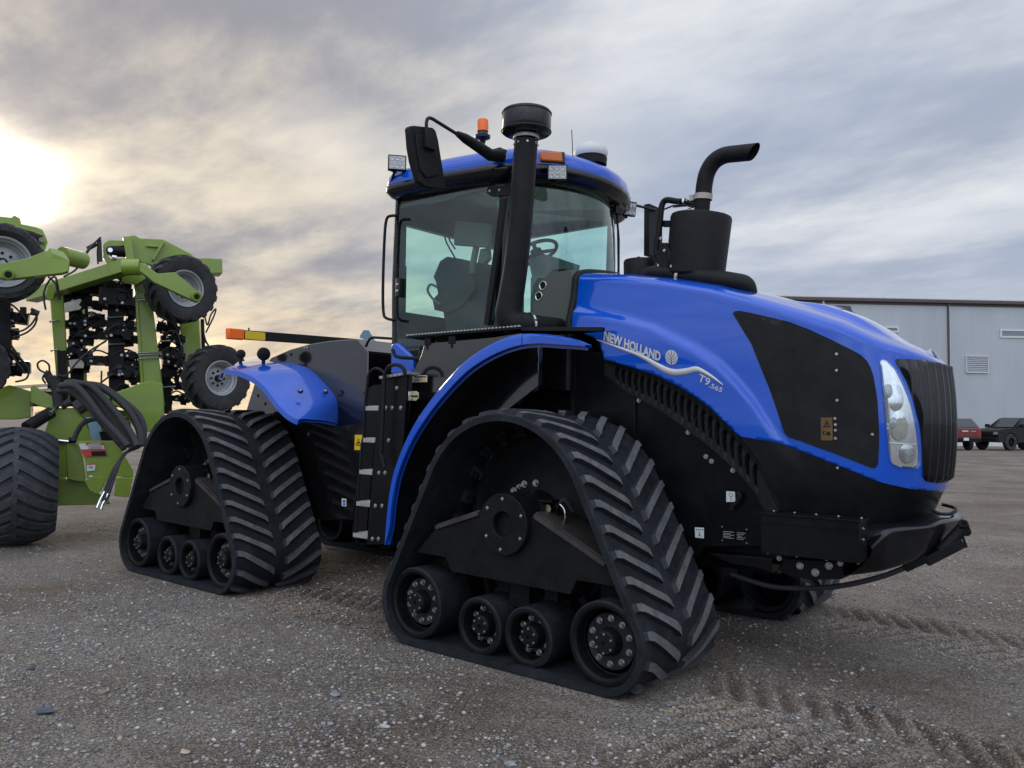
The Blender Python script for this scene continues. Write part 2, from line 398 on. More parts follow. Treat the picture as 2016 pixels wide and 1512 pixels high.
def make_track(Xo, side, kind):
    """side 0 = near (right hand), 1 = far: mirrored"""
    P = {}
    def put(name, mb, bev=0, X=0):
        if side: mb.v = [(v[0], 2*YC-v[1], v[2]) for v in mb.v]
        mb.v = [(v[0]+Xo, v[1], v[2]) for v in mb.v]
        return mb.build(name, tractor, bevel=bev)
    put('track_belt', make_belt())
    for nm, mb, bv in track_frame_parts(): put(nm, mb, bv)
    for x in (-.755, .755):
        m1 = MB('frame'); ring_wheel(m1, x, .285, .238, .045, .37, .075, .073, 10, .128, capy=.0)
        ring_wheel(m1, x, .285, .238, .53, .86, .1, .07, 0, .12); put('idler_wheel', m1)
    for x in (-.185, .207):
        m1 = MB('frame'); ring_wheel(m1, x, .222, .182, .05, .37, .085, .07, 8, .105, capy=.01)
        ring_wheel(m1, x, .222, .182, .53, .85, .1, .06, 0, .1); put('road_roller', m1)
    s = MB('black'); s.box((.245, .22, 1.035), (.105, .11, .012)); s.box((.245, .255, .985), (.085, .03, .1)); s.box((.215, .2, .96), (.02, .07, .12))
    s.cyl((.235, .21, .985), (.235, .24, .985), .026, m='gloss'); s.cyl((.235, .205, .985), (.235, .211, .985), .025, m='brake'); s.cyl((.235, .208, .985), (.235, .214, .985), .029, .029, m='chrome', cap=False)
    s.tube(smooth_path([(.30, .22, 1.0), (.335, .2, 1.02), (.37, .2, .99), (.375, .2, .94), (.35, .21, .885)]), .009, m='chrome')
    s.cyl((.36, .205, .90), (.345, .21, .865), .013, m='pale'); s.tube(smooth_path([(.28, .24, 1.0), (.32, .27, 1.04), (.36, .3, .97)]), .014, m='hose')
    put('sensor_bracket', s)
for Xo, sd in ((0, 0), (-3.91, 0), (0, 1), (-3.91, 1)): make_track(Xo, sd, '')
# ------------------------------------------------------------------ hood surface
PLAN = [(-.09, .925), (.2, .932), (.6, .94), (1.0, .945), (1.35, .955), (1.6, .975), (1.78, 1.01), (1.90, 1.065), (1.985, 1.145), (2.045, 1.245), (2.10, 1.38), (2.132, 1.5), (2.142, 1.63)]
_pp = smooth_path([V((x, y, 0)) for x, y in PLAN], 8); _pc = [0]
for a, b in zip(_pp, _pp[1:]): _pc.append(_pc[-1]+(b-a).length)
PLL = _pc[-1]
def plan(s):
    d = max(0, min(1, s))*PLL
    import bisect
    i = max(0, min(bisect.bisect_right(_pc, d)-1, len(_pp)-2)); t = (d-_pc[i])/(_pc[i+1]-_pc[i]); return _pp[i].lerp(_pp[i+1], t)
ZS = [(-.1, 2.655), (.3, 2.60), (.63, 2.535), (.93, 2.462), (1.21, 2.37), (1.47, 2.275), (1.72, 2.18), (1.95, 2.065), (2.05, 2.03), (2.15, 1.985), (2.2, 1.965)]
CRE = [(-.09, 2.34), (.31, 2.245), (.567, 2.165), (.748, 2.073), (.861, 2.016), (1.029, 1.906), (1.137, 1.801), (1.249, 1.673), (1.401, 1.446), (1.6, 1.2)]
ZB = .80
def S(s, t):
    p = plan(s); zs = lerp_tab(p.x, ZS); zw = zs-.13; x, y = p.x, p.y
    nose = sstep((p.x-1.55)/.5)
    if t <= 1:
        z = ZB+(zw-ZB)*t
    else: z = zw
    # nose bulge and chin tuck (x only)
    q = (z-1.55)/.45; bulge = .062*nose*(1-.65*q*q) if z > 1.13 else .062*nose*(1-.65*((1.13-1.55)/.45)**2)
    tuck = 0
    if z < 1.15: tuck = (1.15-z)*.42*nose
    x = x+bulge-tuck; y2 = y+((1.15-z)*.12 if z < 1.15 else 0)*(1-abs(nose))
    # fender bulge under the crease
    if p.x < 1.6:
        zc = lerp_tab(p.x, CRE); fade = 1-sstep((p.x-1.2)/.4); y2 -= .04*sstep((zc-z)/.075+.5)*fade
    # slight tumble-home above the crease
    if z > 1.9: y2 += (z-1.9)**2*.12
    if t <= 1: return V((x, min(y2, YC), z))
    f = (t-1); ph = f*pi/2; e = 2/3.2
    fr = 1-max(0, cos(ph))**e; hh = max(0, sin(ph))**e
    tx = x-.52*nose*1.0-.0; zc = zs-.13+.13*hh
    bum = 0
    X = x+(tx-x)*fr; Y = y2+(YC-y2)*fr
    # raised centre panel
    zt = lerp_tab(X, ZS) if nose > 0 else zs
    Z = zw+(zt+.0-zw)*hh
    yb = abs(Y-YC); b1 = sstep((.34-yb)/.08)*sstep((X-1.28)/.3)*sstep((2.04-X)/.28)*.036
    Z += b1+.02*sstep((.5-yb)/.5)*sstep((1.9-X)/.4)
    return V((X, min(Y, YC), Z))
_G = [(i/150, j/60) for i in range(151) for j in range(0, 121)]
_Gp = np.array([pj(S(a, b)) for a, b in _G]); _Gd = np.array([(S(a, b)-CP).dot(Fd) for a, b in _G])
def inv(px, py):
    d = ((_Gp-np.array((px, py)))**2).sum(1)+(_Gd-4)*6; k = int(d.argmin()); s, t = _G[k]
    for _ in range(8):
        e = np.array((px, py))-np.array(pj(S(s, t)))
        if abs(e).max() < .05: break
        h = 1e-3; p0 = np.array(pj(S(s, t))); ds = (np.array(pj(S(s+h, t)))-np.array(pj(S(s-h, t))))/(2*h); dt = (np.array(pj(S(s, t+h)))-np.array(pj(S(s, t-h))))/(2*h)
        J = np.array([ds, dt]).T
        try: st = np.linalg.solve(J, e)
        except Exception: break
        st = np.clip(st, -.05, .05); s = float(np.clip(s+st[0], 0, 1)); t = float(np.clip(t+st[1], 0, 2))
    return s, t
def Sn(s, t, h=2e-3):
    s0, s1 = max(0, s-h), min(1, s+h); t0, t1 = max(0, t-h), min(2, t+h)
    n = (S(s1, t)-S(s0, t)).cross(S(s, t1)-S(s, t0))
    if n.length < 1e-12: return V((0, -1, 0))
    n.normalize(); 
    c = S(s, t)-V((1.0, YC, 1.6))
    return n if n.dot(c) > 0 else -n
KS, KT = 2.75, 1.55      # scales of (s, t) into metres
def surf_patch(mb, st, off=0, step=.04, m=None, fn=None, rim=None, mirror=False):
    vo, fo, rp = poly_fill([(a*KS, b*KT) for a, b in st], step)
    vs = []
    for v in vo:
        s, t = v[0]/KS, v[1]/KT; o = off+(fn(s, t) if fn else 0); vs.append(S(s, t)+Sn(s, t)*o)
    b = len(mb.v); mb.add(vs, fo, m)
    if rim is not None:        # skirt back to the surface
        r1 = [S(v[0]/KS, v[1]/KT)+Sn(v[0]/KS, v[1]/KT)*(off+(fn(v[0]/KS, v[1]/KT) if fn else 0)) for v in rp]; r2 = [S(v[0]/KS, v[1]/KT)+Sn(v[0]/KS, v[1]/KT)*rim for v in rp]
        n = len(rp); mb.add(r1+r2, [(i, (i+1) % n, n+(i+1) % n, n+i) for i in range(n)], m)
def pxst(l): return [inv(a, b) for a, b in l]
# boundary of the blue shell
LOWB = [(1178, 669), (1184, 690), (1190, 708), (1239, 722), (1287, 737), (1335, 760), (1366, 779), (1398, 803), (1430, 834), (1454, 858), (1463, 861), (1533, 872), (1598, 896), (1664, 922), (1729, 948), (1795, 963), (1838, 967), (1866, 967)]
lb = pxst(LOWB); tch = lb[-1][1]
lb[-1] = (1.0, tch)
sr0 = inv(1119, 651)
blue_st = [(0, 2.0), (0, 1.5), (0, 1.0), (0, sr0[1]), inv(1150, 657)]+lb+[(1, 1.0), (1, 1.97), (1, 2.0), (.5, 2.0)]
def smooth_closed(l): return l
sg = pxst([(1443, 617), (1447, 613), (1456, 612), (1505, 622), (1555, 634), (1592, 648), (1624, 663), (1655, 678), (1681, 691), (1696, 700), (1707, 711), (1714, 724), (1719, 740), (1727, 787), (1730.5, 866), (1728.5, 912), (1724, 921), (1716, 921), (1642, 892), (1576, 868), (1553, 861), (1545, 853), (1541.5, 844), (1530, 808), (1515, 765), (1480, 678)])
hl = pxst([(1732, 713), (1734, 709), (1737, 708.5), (1744, 711), (1760, 728), (1776, 760), (1791, 798.5), (1801, 847), (1806, 893), (1805, 914), (1799, 921), (1769, 919), (1757, 914), (1753, 908), (1749.5, 893), (1745, 847), (1737.5, 763)])
gl = pxst([(1767, 706.5), (1762.5, 709), (1764, 716), (1784, 750), (1798.5, 791), (1810, 837), (1814.5, 884), (1816, 939), (1822.6, 948.5)])
gtop = pxst([(1798.5, 708), (1837.5, 710.6)]); gbot = pxst([(1847, 951.5)])
gr_st = gl+gbot+[(1.0, gbot[0][1]-.004), (1.0, gtop[-1][1]-.012)]+gtop[::-1]
hb = MB('blue'); 
surf_patch(hb, blue_st, 0, .021, 'blue')
hb.mirror(); hood = hb.build('hood', tractor, ang=50)
md = hood.modifiers.new('sol', 'SOLIDIFY'); md.thickness = .006; md.offset = -1
# side grille: dark perforated panels set in the shell
sgb = MB('matte'); surf_patch(sgb, sg, .004, .035, 'matte', rim=-.004); grille_side = halves(sgb, 'side_screen', hood, ang=60)
# front grille with vertical ribs
_ct = inv(1852, 713)[1]; _cb = gbot[0][1]+.002
_tt = [gl[1], gl[0]]+gtop+[(1.0, min(_ct, gtop[-1][1]))]; _tb = [gl[-1], gbot[0], (1.0, _cb)]
_ledge = sorted([(t, s_) for s_, t in gl[1:]])
gb = MB('gloss'); rows = []
for j in range(61):
    v = j/60; sl_ = gl[-1][0]
    for _ in range(12): t = lerp_tab(sl_, _tb)*(1-v)+lerp_tab(sl_, _tt)*v; sl_ = .5*sl_+.5*lerp_tab(t, _ledge)
    r = []
    for i in range(151):
        s_ = sl_+(1-sl_)*i/150; t = lerp_tab(s_, _tb)*(1-v)+lerp_tab(s_, _tt)*v
        f = sstep((1-v)/.10)*sstep(v/.03)*sstep(i/8); w_ = .5+.5*cos(2*pi*(1-s_)*PLL/.078)
        r.append(S(s_, t)+Sn(s_, t)*(.001+.026*f*w_**.55))
    rows.append([r[0]-Sn(sl_, t if False else lerp_tab(sl_, _tb)*(1-v)+lerp_tab(sl_, _tt)*v)*.02]+r)
rows.append([p+V((-.02, 0, -.004)) for p in rows[-1]]); rows.insert(0, [p+V((-.02, 0, .004)) for p in rows[0]])
gb.grid(rows, 'gloss'); gb.mirror(); gb.build('front_grille', hood, ang=60)
# lower black shell
lw = [(lb[2][0], 0), lb[2]]+lb[3:]+[(1, 0)]
lob = MB('black'); _le = pxst([(1548, 1060), (1537, 1003), (1520, 960), (1492, 908)]); low_st = [(_le[0][0], 0.0)]+_le+[lb[9]]+lb[10:]+[(1.0, 0.0)]
surf_patch(lob, low_st, -.006, .05, 'black'); lob.mirror(); lob.build('lower_side_panel', tractor, ang=50)
# headlights
def hshrink(l, k):
    c = (sum(a for a, b in l)/len(l), sum(b for a, b in l)/len(l)); return [(c[0]+(a-c[0])*k, c[1]+(b-c[1])*k) for a, b in l]
for flip in (0, 1):
    q = MB('chrome')
    surf_patch(q, hl, .005, .03, 'reflector', rim=-.004)
    def hp(px, py, off): s, t = inv(px, py); return S(s, t)+Sn(s, t)*off, Sn(s, t)
    def disc(px, py, rx, rz, off, m, d=.0, n=24, a0=0, a1=2*pi):
        c, nn = hp(px, py, off); k = []
        for i in range(n+1):
            a = a0+(a1-a0)*i/n; s, t = inv(px+rx*cos(a), py+rz*sin(a)); k.append(S(s, t)+Sn(s, t)*off)
        k2 = []
        for i in range(n+1):
            a = a0+(a1-a0)*i/n; s, t = inv(px+rx*.6*cos(a), py+rz*.6*sin(a)); k2.append(S(s, t)+Sn(s, t)*(off+.003))
        q.add([c+nn*.0045]+k2+k, [(0, i+1, i+2) for i in range(n)]+[(i+1, i+2+n, i+3+n, i+2) for i in range(n)], m)
    disc(1762, 783, 15, 27, .007, 'chrome'); disc(1765, 786, 12.5, 22, .0085, 'skyblue' if 'skyblue' in M else 'chrome')
    disc(1747, 770, 8.5, 14, .0105, 'lens'); disc(1768, 838, 19, 30, .007, 'chrome'); disc(1770, 842, 16, 25, .0085, 'pale'); disc(1757, 833, 7.5, 12, .0105, 'lens')
    disc(1784, 893, 15, 20, .007, 'chrome'); disc(1786, 896, 11, 15, .0085, 'lens')
    s0 = [hp(px, py, .009)[0] for px, py in ((1748, 872), (1775, 874), (1802, 875))]
    q.tube(s0, .003, m='chrome')
    if flip: q.v = [(v[0], 2*YC-v[1], v[2]) for v in q.v]
    h_ = q.build('headlight', hood, ang=50)
    g = MB('lampglass'); surf_patch(g, hl, .026, .03, 'lampglass', rim=.004)
    if flip: g.v = [(v[0], 2*YC-v[1], v[2]) for v in g.v]
    g.build('headlight_glass', h_, ang=60)
# decals along the hood
def px_strip(mb, ctr, wid, off, m, n=6, rnd=.006):
    """raised rounded strip following px centreline with px half widths"""
    pts = smooth_path([V((a, b, 0)) for a, b in ctr], n); K = len(pts); ws = [lerp_tab(i/(K-1)*(len(wid)-1), list(enumerate(wid))) for i in range(K)]
    rows = []
    for i, p in enumerate(pts):
        d = (pts[min(i+1, K-1)]-pts[max(i-1, 0)]).normalized(); nn = V((-d.y, d.x, 0)); r = []
        for f, o in ((-1, 0), (-.8, .7), (0, 1), (.8, .7), (1, 0)):
            q = p+nn*ws[i]*f; s, t = inv(q.x, q.y); r.append(S(s, t)+Sn(s, t)*(off+rnd*o))
        rows.append(r)
    mb.grid(rows, m)
st = MB('silver')
px_strip(st, [(1175, 669), (1220, 685), (1260, 700), (1290, 717), (1310, 728), (1328, 733), (1350, 731), (1370, 727), (1385, 732), (1405, 744), (1424, 758)], [.5, 2.6, 4, 5, 6, 6.5, 6, 5.5, 4, 2.8, .6], .002, 'silver')
st.build('trim_stripe', hood, ang=60)
def px_text(txt, o, xd, yd, off, th, bold=.0, name='lettering', wscale=1.0):
    vs, fs = text_mesh(txt, 1, bold); mx = max(v.x for v in vs); mb = MB('silver'); top = []
    def mp(v): return (o[0]+xd[0]*v.x/mx+yd[0]*v.y/.70, o[1]+xd[1]*v.x/mx+yd[1]*v.y/.70)
    A = []; B = []
    for v in vs:
        x, y = mp(v); s, t = inv(x, y); p = S(s, t); n = Sn(s, t); A.append(p+n*(off+th)); B.append(p+n*off)
    mb.add(A, fs, 'silver')
    from collections import Counter
    ec = Counter(); 
    for f in fs:
        for i in range(len(f)): ec[tuple(sorted((f[i], f[(i+1) % len(f)])))] += 1
    bd = [e for e, c in ec.items() if c == 1]; n = len(A)
    mb.add(A+B, [(a, b, b+n, a+n) for a, b in bd], 'silver')
    return mb.build(name, hood, ang=40)
px_text('NEW HOLLAND', (1188.5, 668.5), (112, 43), (1.5, -17.5), .002, .005, .034, 'maker_lettering')
px_text('T9', (1373.5, 749), (22, 11), (5, -13.5), .001, .003, .012, 'model_lettering')
px_text('.565', (1395, 761.5), (26, 11.5), (3, -8.5), .001, .003, .012, 'model_lettering')
# leaf emblem: oval cut by veins
em = MB('silver')
def ov(u, v): return (1322.5+12.2*u*(1-.03*v), 703.5-14.4*v+3*u*.4)
def veins(mb, l, w, off):
    px_strip(mb, [ov(u, v) for u, v in l], [w, w, w*.5], off, 'bluedeep', 4, .001)
c0_ = [ov(cos(2*pi*k/28), sin(2*pi*k/28)) for k in range(28)]; A = []; B = []
for a, b in c0_: s, t = inv(a, b); A.append(S(s, t)+Sn(s, t)*.006); B.append(S(s, t)+Sn(s, t)*.001)
em.add(A+B, [tuple(range(28))]+[(i, (i+1) % 28, 28+(i+1) % 28, 28+i) for i in range(28)], 'silver')
veins(em, [(0, -1), (0, -.5), (0, -.1)], .7, .0065); veins(em, [(0, .15), (0, .6), (0, .98)], .5, .0065)
for g_ in (1, -1):
    for y0, x1, y1 in ((-.12, .62, .74), (-.45, .93, .30), (-.80, .97, -.18)): veins(em, [(0, y0), (g_*x1*.45, y0+(y1-y0)*.35), (g_*x1, y1)], .6, .0065)
em.build('leaf_emblem', hood, ang=40)
nb_ = MB('silver'); pn, nn = S(1.0, 1.12), V((1, 0, .55)).normalized()
c_ = V((2.128, YC, 1.945)); a_, b_, d_ = V((0, 1, 0)), V((-.5, 0, .87)), V((.87, 0, .5))
ring = [c_+a_*(.052*cos(2*pi*i/24))+b_*(.062*sin(2*pi*i/24)) for i in range(24)]
nb_.prism([p-d_*.03 for p in ring], d_*.036); ring2 = [c_+d_*.007+(p-c_)*.82 for p in ring]; nb_.prism(ring2, d_*.004, 'bluedeep'); 
for sg_ in (1, -1):
    for k in range(3): nb_.beam(c_+d_*.013+b_*(-.04+k*.025), c_+d_*.013+b_*(-.012+k*.025)+a_*sg_*.035, .006, .004, 'silver', up=d_)
nb_.build('nose_badge', hood)
# stickers on side screen
def px_quad(mb, pts, y=None, off=.0, m=None, surf=False, th=.002):
    if surf:
        A = []
        for a, b in pts: s, t = inv(a, b); A.append(S(s, t)+Sn(s, t)*off)
        mb.add(A, [tuple(range(len(A)))], m)
    else:
        P_ = [at(a, b, 'Y', y) for a, b in pts]; mb.prism(P_, V((0, -th, 0)), m)
sk = MB('orangestk'); px_quad(sk, [(1616, 822), (1639, 822), (1640, 867), (1617, 867)], off=.0075, m='orangestk', surf=True)
px_quad(sk, [(1628, 827), (1635, 841), (1621, 841)], off=.0085, m='hole', surf=True); px_quad(sk, [(1628, 830.5), (1632.5, 839), (1623.5, 839)], off=.0093, m='orangestk', surf=True)
px_quad(sk, [(1627, 833), (1630, 833.5), (1628.5, 838), (1626, 837)], off=.0097, m='hole', surf=True)
px_quad(sk, [(1620, 849), (1634, 850), (1636, 857), (1621, 856)], off=.0085, m='hole', surf=True); px_quad(sk, [(1623, 851), (1628, 851), (1628, 855), (1623, 855)], off=.0092, m='orangestk', surf=True)
sk.build('warning_sticker', grille_side)
for a, b in ((1647, 697), (1647, 729), (1648, 788), (1644, 824), (1645, 836), (1645, 847), (1645, 863), (1717, 855), (1649, 921)):
    bb = MB('bolt'); s, t = inv(a, b); bb.bolt(S(s, t)+Sn(s, t)*.004, Sn(s, t), .006, .006); bb.build('screen_fastener', grille_side)
# dark bulkhead & rubber seal behind hood
bk = MB('matte'); bk.prism([V((-.095, .96, 1.3)), V((-.095, .96, 2.48)), V((-.095, 1.04, 2.62)), V((-.095, 1.3, 2.66)), V((-.095, 1.96, 2.66)), V((-.095, 2.22, 2.62)), V((-.095, 2.3, 2.48)), V((-.095, 2.3, 1.3))], V((-.03, 0, 0)))
rimp = [S(0, t) for t in np.linspace(.55, 1.98, 30)]; bk.tube([p+V((-.012, 0, 0)) for p in rimp], .028, 10)
bk.build('hood_seal', tractor)
# ------------------------------------------------------------------ cab
YR = .84; YL = 2*YC-YR
def wsx(y, z): return -.315-.42*((y-YC)/.79)**2*1.0-.03*((z-2.9)/.5)**2
cb = MB('gloss')
def strip(mb, pts, y, d, m=None): mb.prism([at(a, b, 'Y', y) for a, b in pts], V((0, d, 0)), m)
DX0, DX1, DZ0, DZ1 = -1.875, -.73, 2.16, 3.40
# rear posts, sills, headers, hinge pillars (right side, mirrored)
pst = [V((-1.865, YR, 2.05)), V((-1.885, YR, 2.5)), V((-1.885, YR, 2.9)), V((-1.865, YR, 3.42))]
cb.tube(smooth_path(pst, 4), .022, 8)
cb.box((-1.88, YR+.05, 2.5), (.06, .10, .7)); cb.box((-1.87, YR+.05, 3.14), (.05, .07, .6))
cb.prism([V((-.755, YR-.005, 2.16)), V((-.70, YR-.005, 2.16)), V((-.675, YR-.005, 3.4)), V((-.72, YR-.005, 3.4))], V((0, .055, 0)))
cb.box((-1.29, YR+.03, 3.38), (1.2, .05, .10)); cb.box((-1.30, YR+.04, 2.16), (1.16, .08, .09))
cb.mirror()
cb.box((-1.885, YC, 3.31), (.06, 1.5, .20)); cb.box((-1.885, YC, 2.27), (.07, 1.52, .36)); cb.box((-1.0, YC, 2.10), (1.8, 1.58, .08))
ybs = np.linspace(YR, YL, 25)
for z0, z1 in ((2.12, 2.30), (3.36, 3.46)):
    cb.grid([[V((wsx(y, z)-.01, y, z)) for y in ybs] for z in (z0, z1)]); cb.grid([[V((wsx(y, z)-.05, y, z)) for y in ybs] for z in (z0, z1)])
cab = cb.build('cab_frame', tractor, ang=40)
# glass
def pane(name, rows, parent, m='glass'):
    g = MB(m); g.grid(rows); return g.build(name, parent, ang=80)
def doorg(y, name, sgn):
    zz = np.linspace(2.06, 3.36, 14); rows = []
    for z in zz:
        x0 = lerp_tab(z, [(2.06, -1.80), (2.2, -1.87), (2.9, -1.885), (3.4, -1.86)]); x1 = lerp_tab(z, [(2.06, -.78), (2.2, -.745), (3.4, -.70)]); r = []
        for x in np.linspace(x0, x1, 12):
            b = .02*sin(pi*(x-x0)/(x1-x0))*sin(pi*(z-2.0)/1.5); r.append(V((x, y-sgn*(b+.004), z)))
        rows.append(r)
    return pane(name, rows, cab)
dr = doorg(YR, 'door_glass', 1); doorg(YL, 'door_glass', -1)
pane('windshield', [[V((wsx(y, z), y, z)) for y in ybs] for z in np.linspace(2.2, 3.42, 8)], cab)
pane('rear_window', [[V((-1.89, y, z)) for y in (YR+.08, YC, YL-.08)] for z in (2.4, 2.8, 3.24)], cab)
hw = MB('gloss'); hw.box((-1.80, YR-.035, 2.64), (.045, .03, .16)); hw.cyl((-1.80, YR-.055, 2.665), (-1.80, YR-.04, 2.665), .013, m='bolt'); hw.cyl((-1.80, YR-.055, 2.61), (-1.80, YR-.04, 2.61), .013, m='bolt')
hw.build('door_handle', dr, bevel=.005)
hg = MB('matte'); pl = aty([(958, 372), (962, 367), (1003, 364), (1003, 384), (966, 386), (959, 381)], YR-.03); hg.prism(pl, V((0, .02, 0))); 
for a, b in ((964, 376), (983, 374)): hg.bolt(at(a, b, 'Y', YR-.032), (0, -1, 0), .008, .006)
strip(hg, [(990, 392), (1000, 392), (966, 640), (957, 640)], YR-.012, -.03)
hg.build('door_hinge', cab, bevel=.004)
for nm, pts in (('grab_rail', [(781, 425), (770, 425), (761, 432), (757, 470), (754, 560), (755, 615), (762, 627), (778, 630)]),):
    t = MB('matte'); t.tube(round_path(smooth_path(aty(pts, YR-.08), 5), .02), .0125, 10); t.build(nm, cab)
t = MB('matte'); t.tube(round_path([V((-1.82, YL+.02, 3.2)), V((-1.82, YL+.10, 3.2)), V((-1.82, YL+.10, 2.3)), V((-1.82, YL+.02, 2.3))], .05), .0125, 10); t.build('grab_rail', cab)
t = MB('matte'); t.tube(round_path(aty([(773, 688), (778, 701), (790, 704), (830, 706)], YR-.22), .02), .0145, 12); t.cyl(at(820, 706, 'Y', YR-.22), at(832, 706.5, 'Y', YR-.22), .019); t.build('grab_handle', cab)
t = MB('matte'); t.tube(round_path(aty([(722, 690), (722, 676), (730, 664), (778, 667)], 1.05), .05), .012, 10); t.build('grab_rail', cab)
# roof: lofted shell, blue band on a dark underbody
_ro = [V((-2.0, YC, 0)), V((-1.985, 1.2, 0)), V((-1.96, .72, 0)), V((-1.3, .70, 0)), V((-.62, .715, 0))]+[V((-.215-.52*(y-YC)**2, y, 0)) for y in (.92, 1.1, 1.28, 1.46, YC)]
_ro = _ro+[V((p.x, 2*YC-p.y, 0)) for p in _ro[1:-1][::-1]]
def _clos(P, r):
    n = len(P); out = []
    for i in range(n):
        a, b, c = P[i-1], P[i], P[(i+1) % n]; d1, d2 = (a-b), (c-b)
        rr_ = min(r, d1.length*.48, d2.length*.48) if d1.normalized().dot(d2.normalized()) > -.93 else .02
        A, B = b+d1.normalized()*rr_, b+d2.normalized()*rr_
        for k in range(7): t = k/6; out.append(A*(1-t)**2+b*2*t*(1-t)+B*t*t)
    return out
_rc = _clos(_ro, .17); _NR = 128; _cl = [0]
for i in range(len(_rc)): _cl.append(_cl[-1]+(_rc[(i+1) % len(_rc)]-_rc[i]).length)
def _pt(s):
    s %= _cl[-1]
    for i in range(len(_rc)):
        if s <= _cl[i+1]: return _rc[i].lerp(_rc[(i+1) % len(_rc)], (s-_cl[i])/max(1e-9, _cl[i+1]-_cl[i]))
_rp = [_pt(_cl[-1]*i/_NR) for i in range(_NR)]
_rn = []
for i in range(_NR):
    t = (_rp[(i+1) % _NR]-_rp[i-1]).normalized(); n_ = V((t.y, -t.x, 0)); 
    if n_.dot(_rp[i]-V((-1.15, YC, 0))) < 0: n_ = -n_
    _rn.append(n_)
def rz(x, y): 
    base_ = lerp_tab(x, [(-2, 3.515), (-1.2, 3.49), (-.62, 3.455), (-.4, 3.488), (-.2, ZF)]); return base_
ZF = 3.472
def rrow(ins, dz, flat=0):
    r = []
    for p, n_ in zip(_rp, _rn):
        q = p-n_*ins if ins < .12 else (p-n_*.1).lerp(V((-1.12, YC, 0)), (ins-.1)/.85); r.append(V((q.x, q.y, rz(p.x, p.y)*(1-flat)+3.46*flat+dz)))
    return r
rb = MB('blue'); rb.grid([rrow(.004, -.004), rrow(0, .012), rrow(.012, .07), rrow(.045, .115), rrow(.10, .145), rrow(.22, .18), rrow(.45, .21, .6), rrow(.7, .23, 1), rrow(.93, .235, 1)], 'blue', closed=True)
roof = rb.build('cab_roof', tractor, ang=60)
ru = MB('gloss'); ru.grid([rrow(.003, 0), rrow(-.012, -.02), rrow(-.006, -.055), rrow(.04, -.095), rrow(.09, -.115), rrow(.25, -.10), rrow(.9, -.10, .9)], 'gloss', closed=True); ru.build('roof_underside', roof, ang=60)
# rear right corner lamp housing
def _frontpt(px, py):
    d = ray(px, py); best = None
    for i in range(200, 900):
        q = CP+d*(i/100)
        f = q.x-(-.215-.52*(q.y-YC)**2)
        if best is not None and f*best < 0: return q
        best = f
ml = MB('amber'); ps = [at(a, b, 'Y', .745) for a, b in ((1062, 300), (1104, 303), (1107, 318), (1062, 316))]
def roofs(px, py):     # survey point on the band
    return at(px, py, 'Y', .74)
lampo = V((-.16, .735, 3.455)); _l0 = _frontpt(1062, 308); _l1 = _frontpt(1106, 311); c0 = (_l0+_l1)/2; dx = (_l1-_l0)/2
ml.beam(c0-dx*.98, c0+dx*.98, .05, .078); ml.build('marker_lamp', roof, bevel=.012)
q = MB('gloss'); q.beam(c0-dx*1.08+V((0, .02, 0)), c0+dx*1.08+V((0, .02, 0)), .05, .092); q.build('lamp_housing', roof, bevel=.008)
def work_lamp(c, d, w=.14, h=.11, stalk=None):
    c = V(c); a, b, d = frame_of(V(d)); mb = MB('matte'); R3 = Matrix((a, b, d)).transposed()
    mb.box(c-d*.03, (w, h, .06), 'matte', R3); mb.box(c-d*.07, (w*.75, h*.7, .03), 'matte', R3)
    if stalk: mb.tube([c-d*.04, V(stalk)], .012, 8); mb.beam(c-d*.03-b*h*.45+a*w*.4, c-d*.03-b*h*.62, .01, .02)
    o = mb.build('work_lamp', roof, bevel=.012)
    l = MB('lens'); l.box(c+d*.001, (w*.88, h*.84, .004), 'lens', R3)
    for i in range(3):
        for j in range(2): p = c+a*(w*.28*(i-1))+b*(h*.24*(2*j-1)); l.lathe(p+d*.003, d, [(.017, 0), (.014, .004), (.008, .002), (0, .001)], 14, 'silver')
    l.build('lens', o); return o
look = (CP-V((-1.9, .7, 3.6))).normalized()
work_lamp(at(782, 320, 'Y', .66), (.75, -.62, -.1), .15, .125, stalk=(-1.86, .74, 3.50))
_w = _frontpt(1084, 347)+V((.10, -.05, 0)); work_lamp(_w, (.62, -.78, -.1), .15, .115, stalk=tuple(_w+V((-.12, .10, .05))))
_w = at(1241, 411, 'Y', 2.35); work_lamp(_w, (.90, -.40, -.2), .13, .13, stalk=tuple(_w+V((-.12, .0, .06))))
b = MB('gloss'); bc = at(950, 283, 'Y', 1.0); z0 = bc.z
b.lathe(bc-V((0, 0, .10)), (0, 0, 1), [(.02, 0), (.02, .10), (.03, .13), (.062, .145), (.065, .165), (.045, .175), (.04, .20), (.0, .20)], 28, 'gloss')
bo = b.build('beacon_base', roof)
l = MB('orange'); l.lathe(bc+V((0, 0, .10)), (0, 0, 1), [(.046, 0), (.046, .075), (.042, .095), (.03, .103), (0, .105)], 28, 'orange'); l.build('beacon_lens', bo)
bc2 = at(1163, 303, 'Y', YC); g = MB('offwhite'); g.lathe(bc2-V((0, 0, .06)), (0, 0, 1), [(.13, .03), (.14, .05), (.14, .085), (.12, .12), (.06, .145), (0, .15)], 32, 'offwhite'); g.lathe(bc2-V((0, 0, .10)), (0, 0, 1), [(.13, 0), (.135, .06), (.11, .07)], 32, 'matte'); g.build('satellite_receiver', roof)
an = MB('matte'); p = at(1128, 296, 'Y', 1.2); an.tube([p-V((0, 0, .05)), at(1125.5, 256, 'Y', 1.2)], .0035, 6); an.build('antenna', roof)
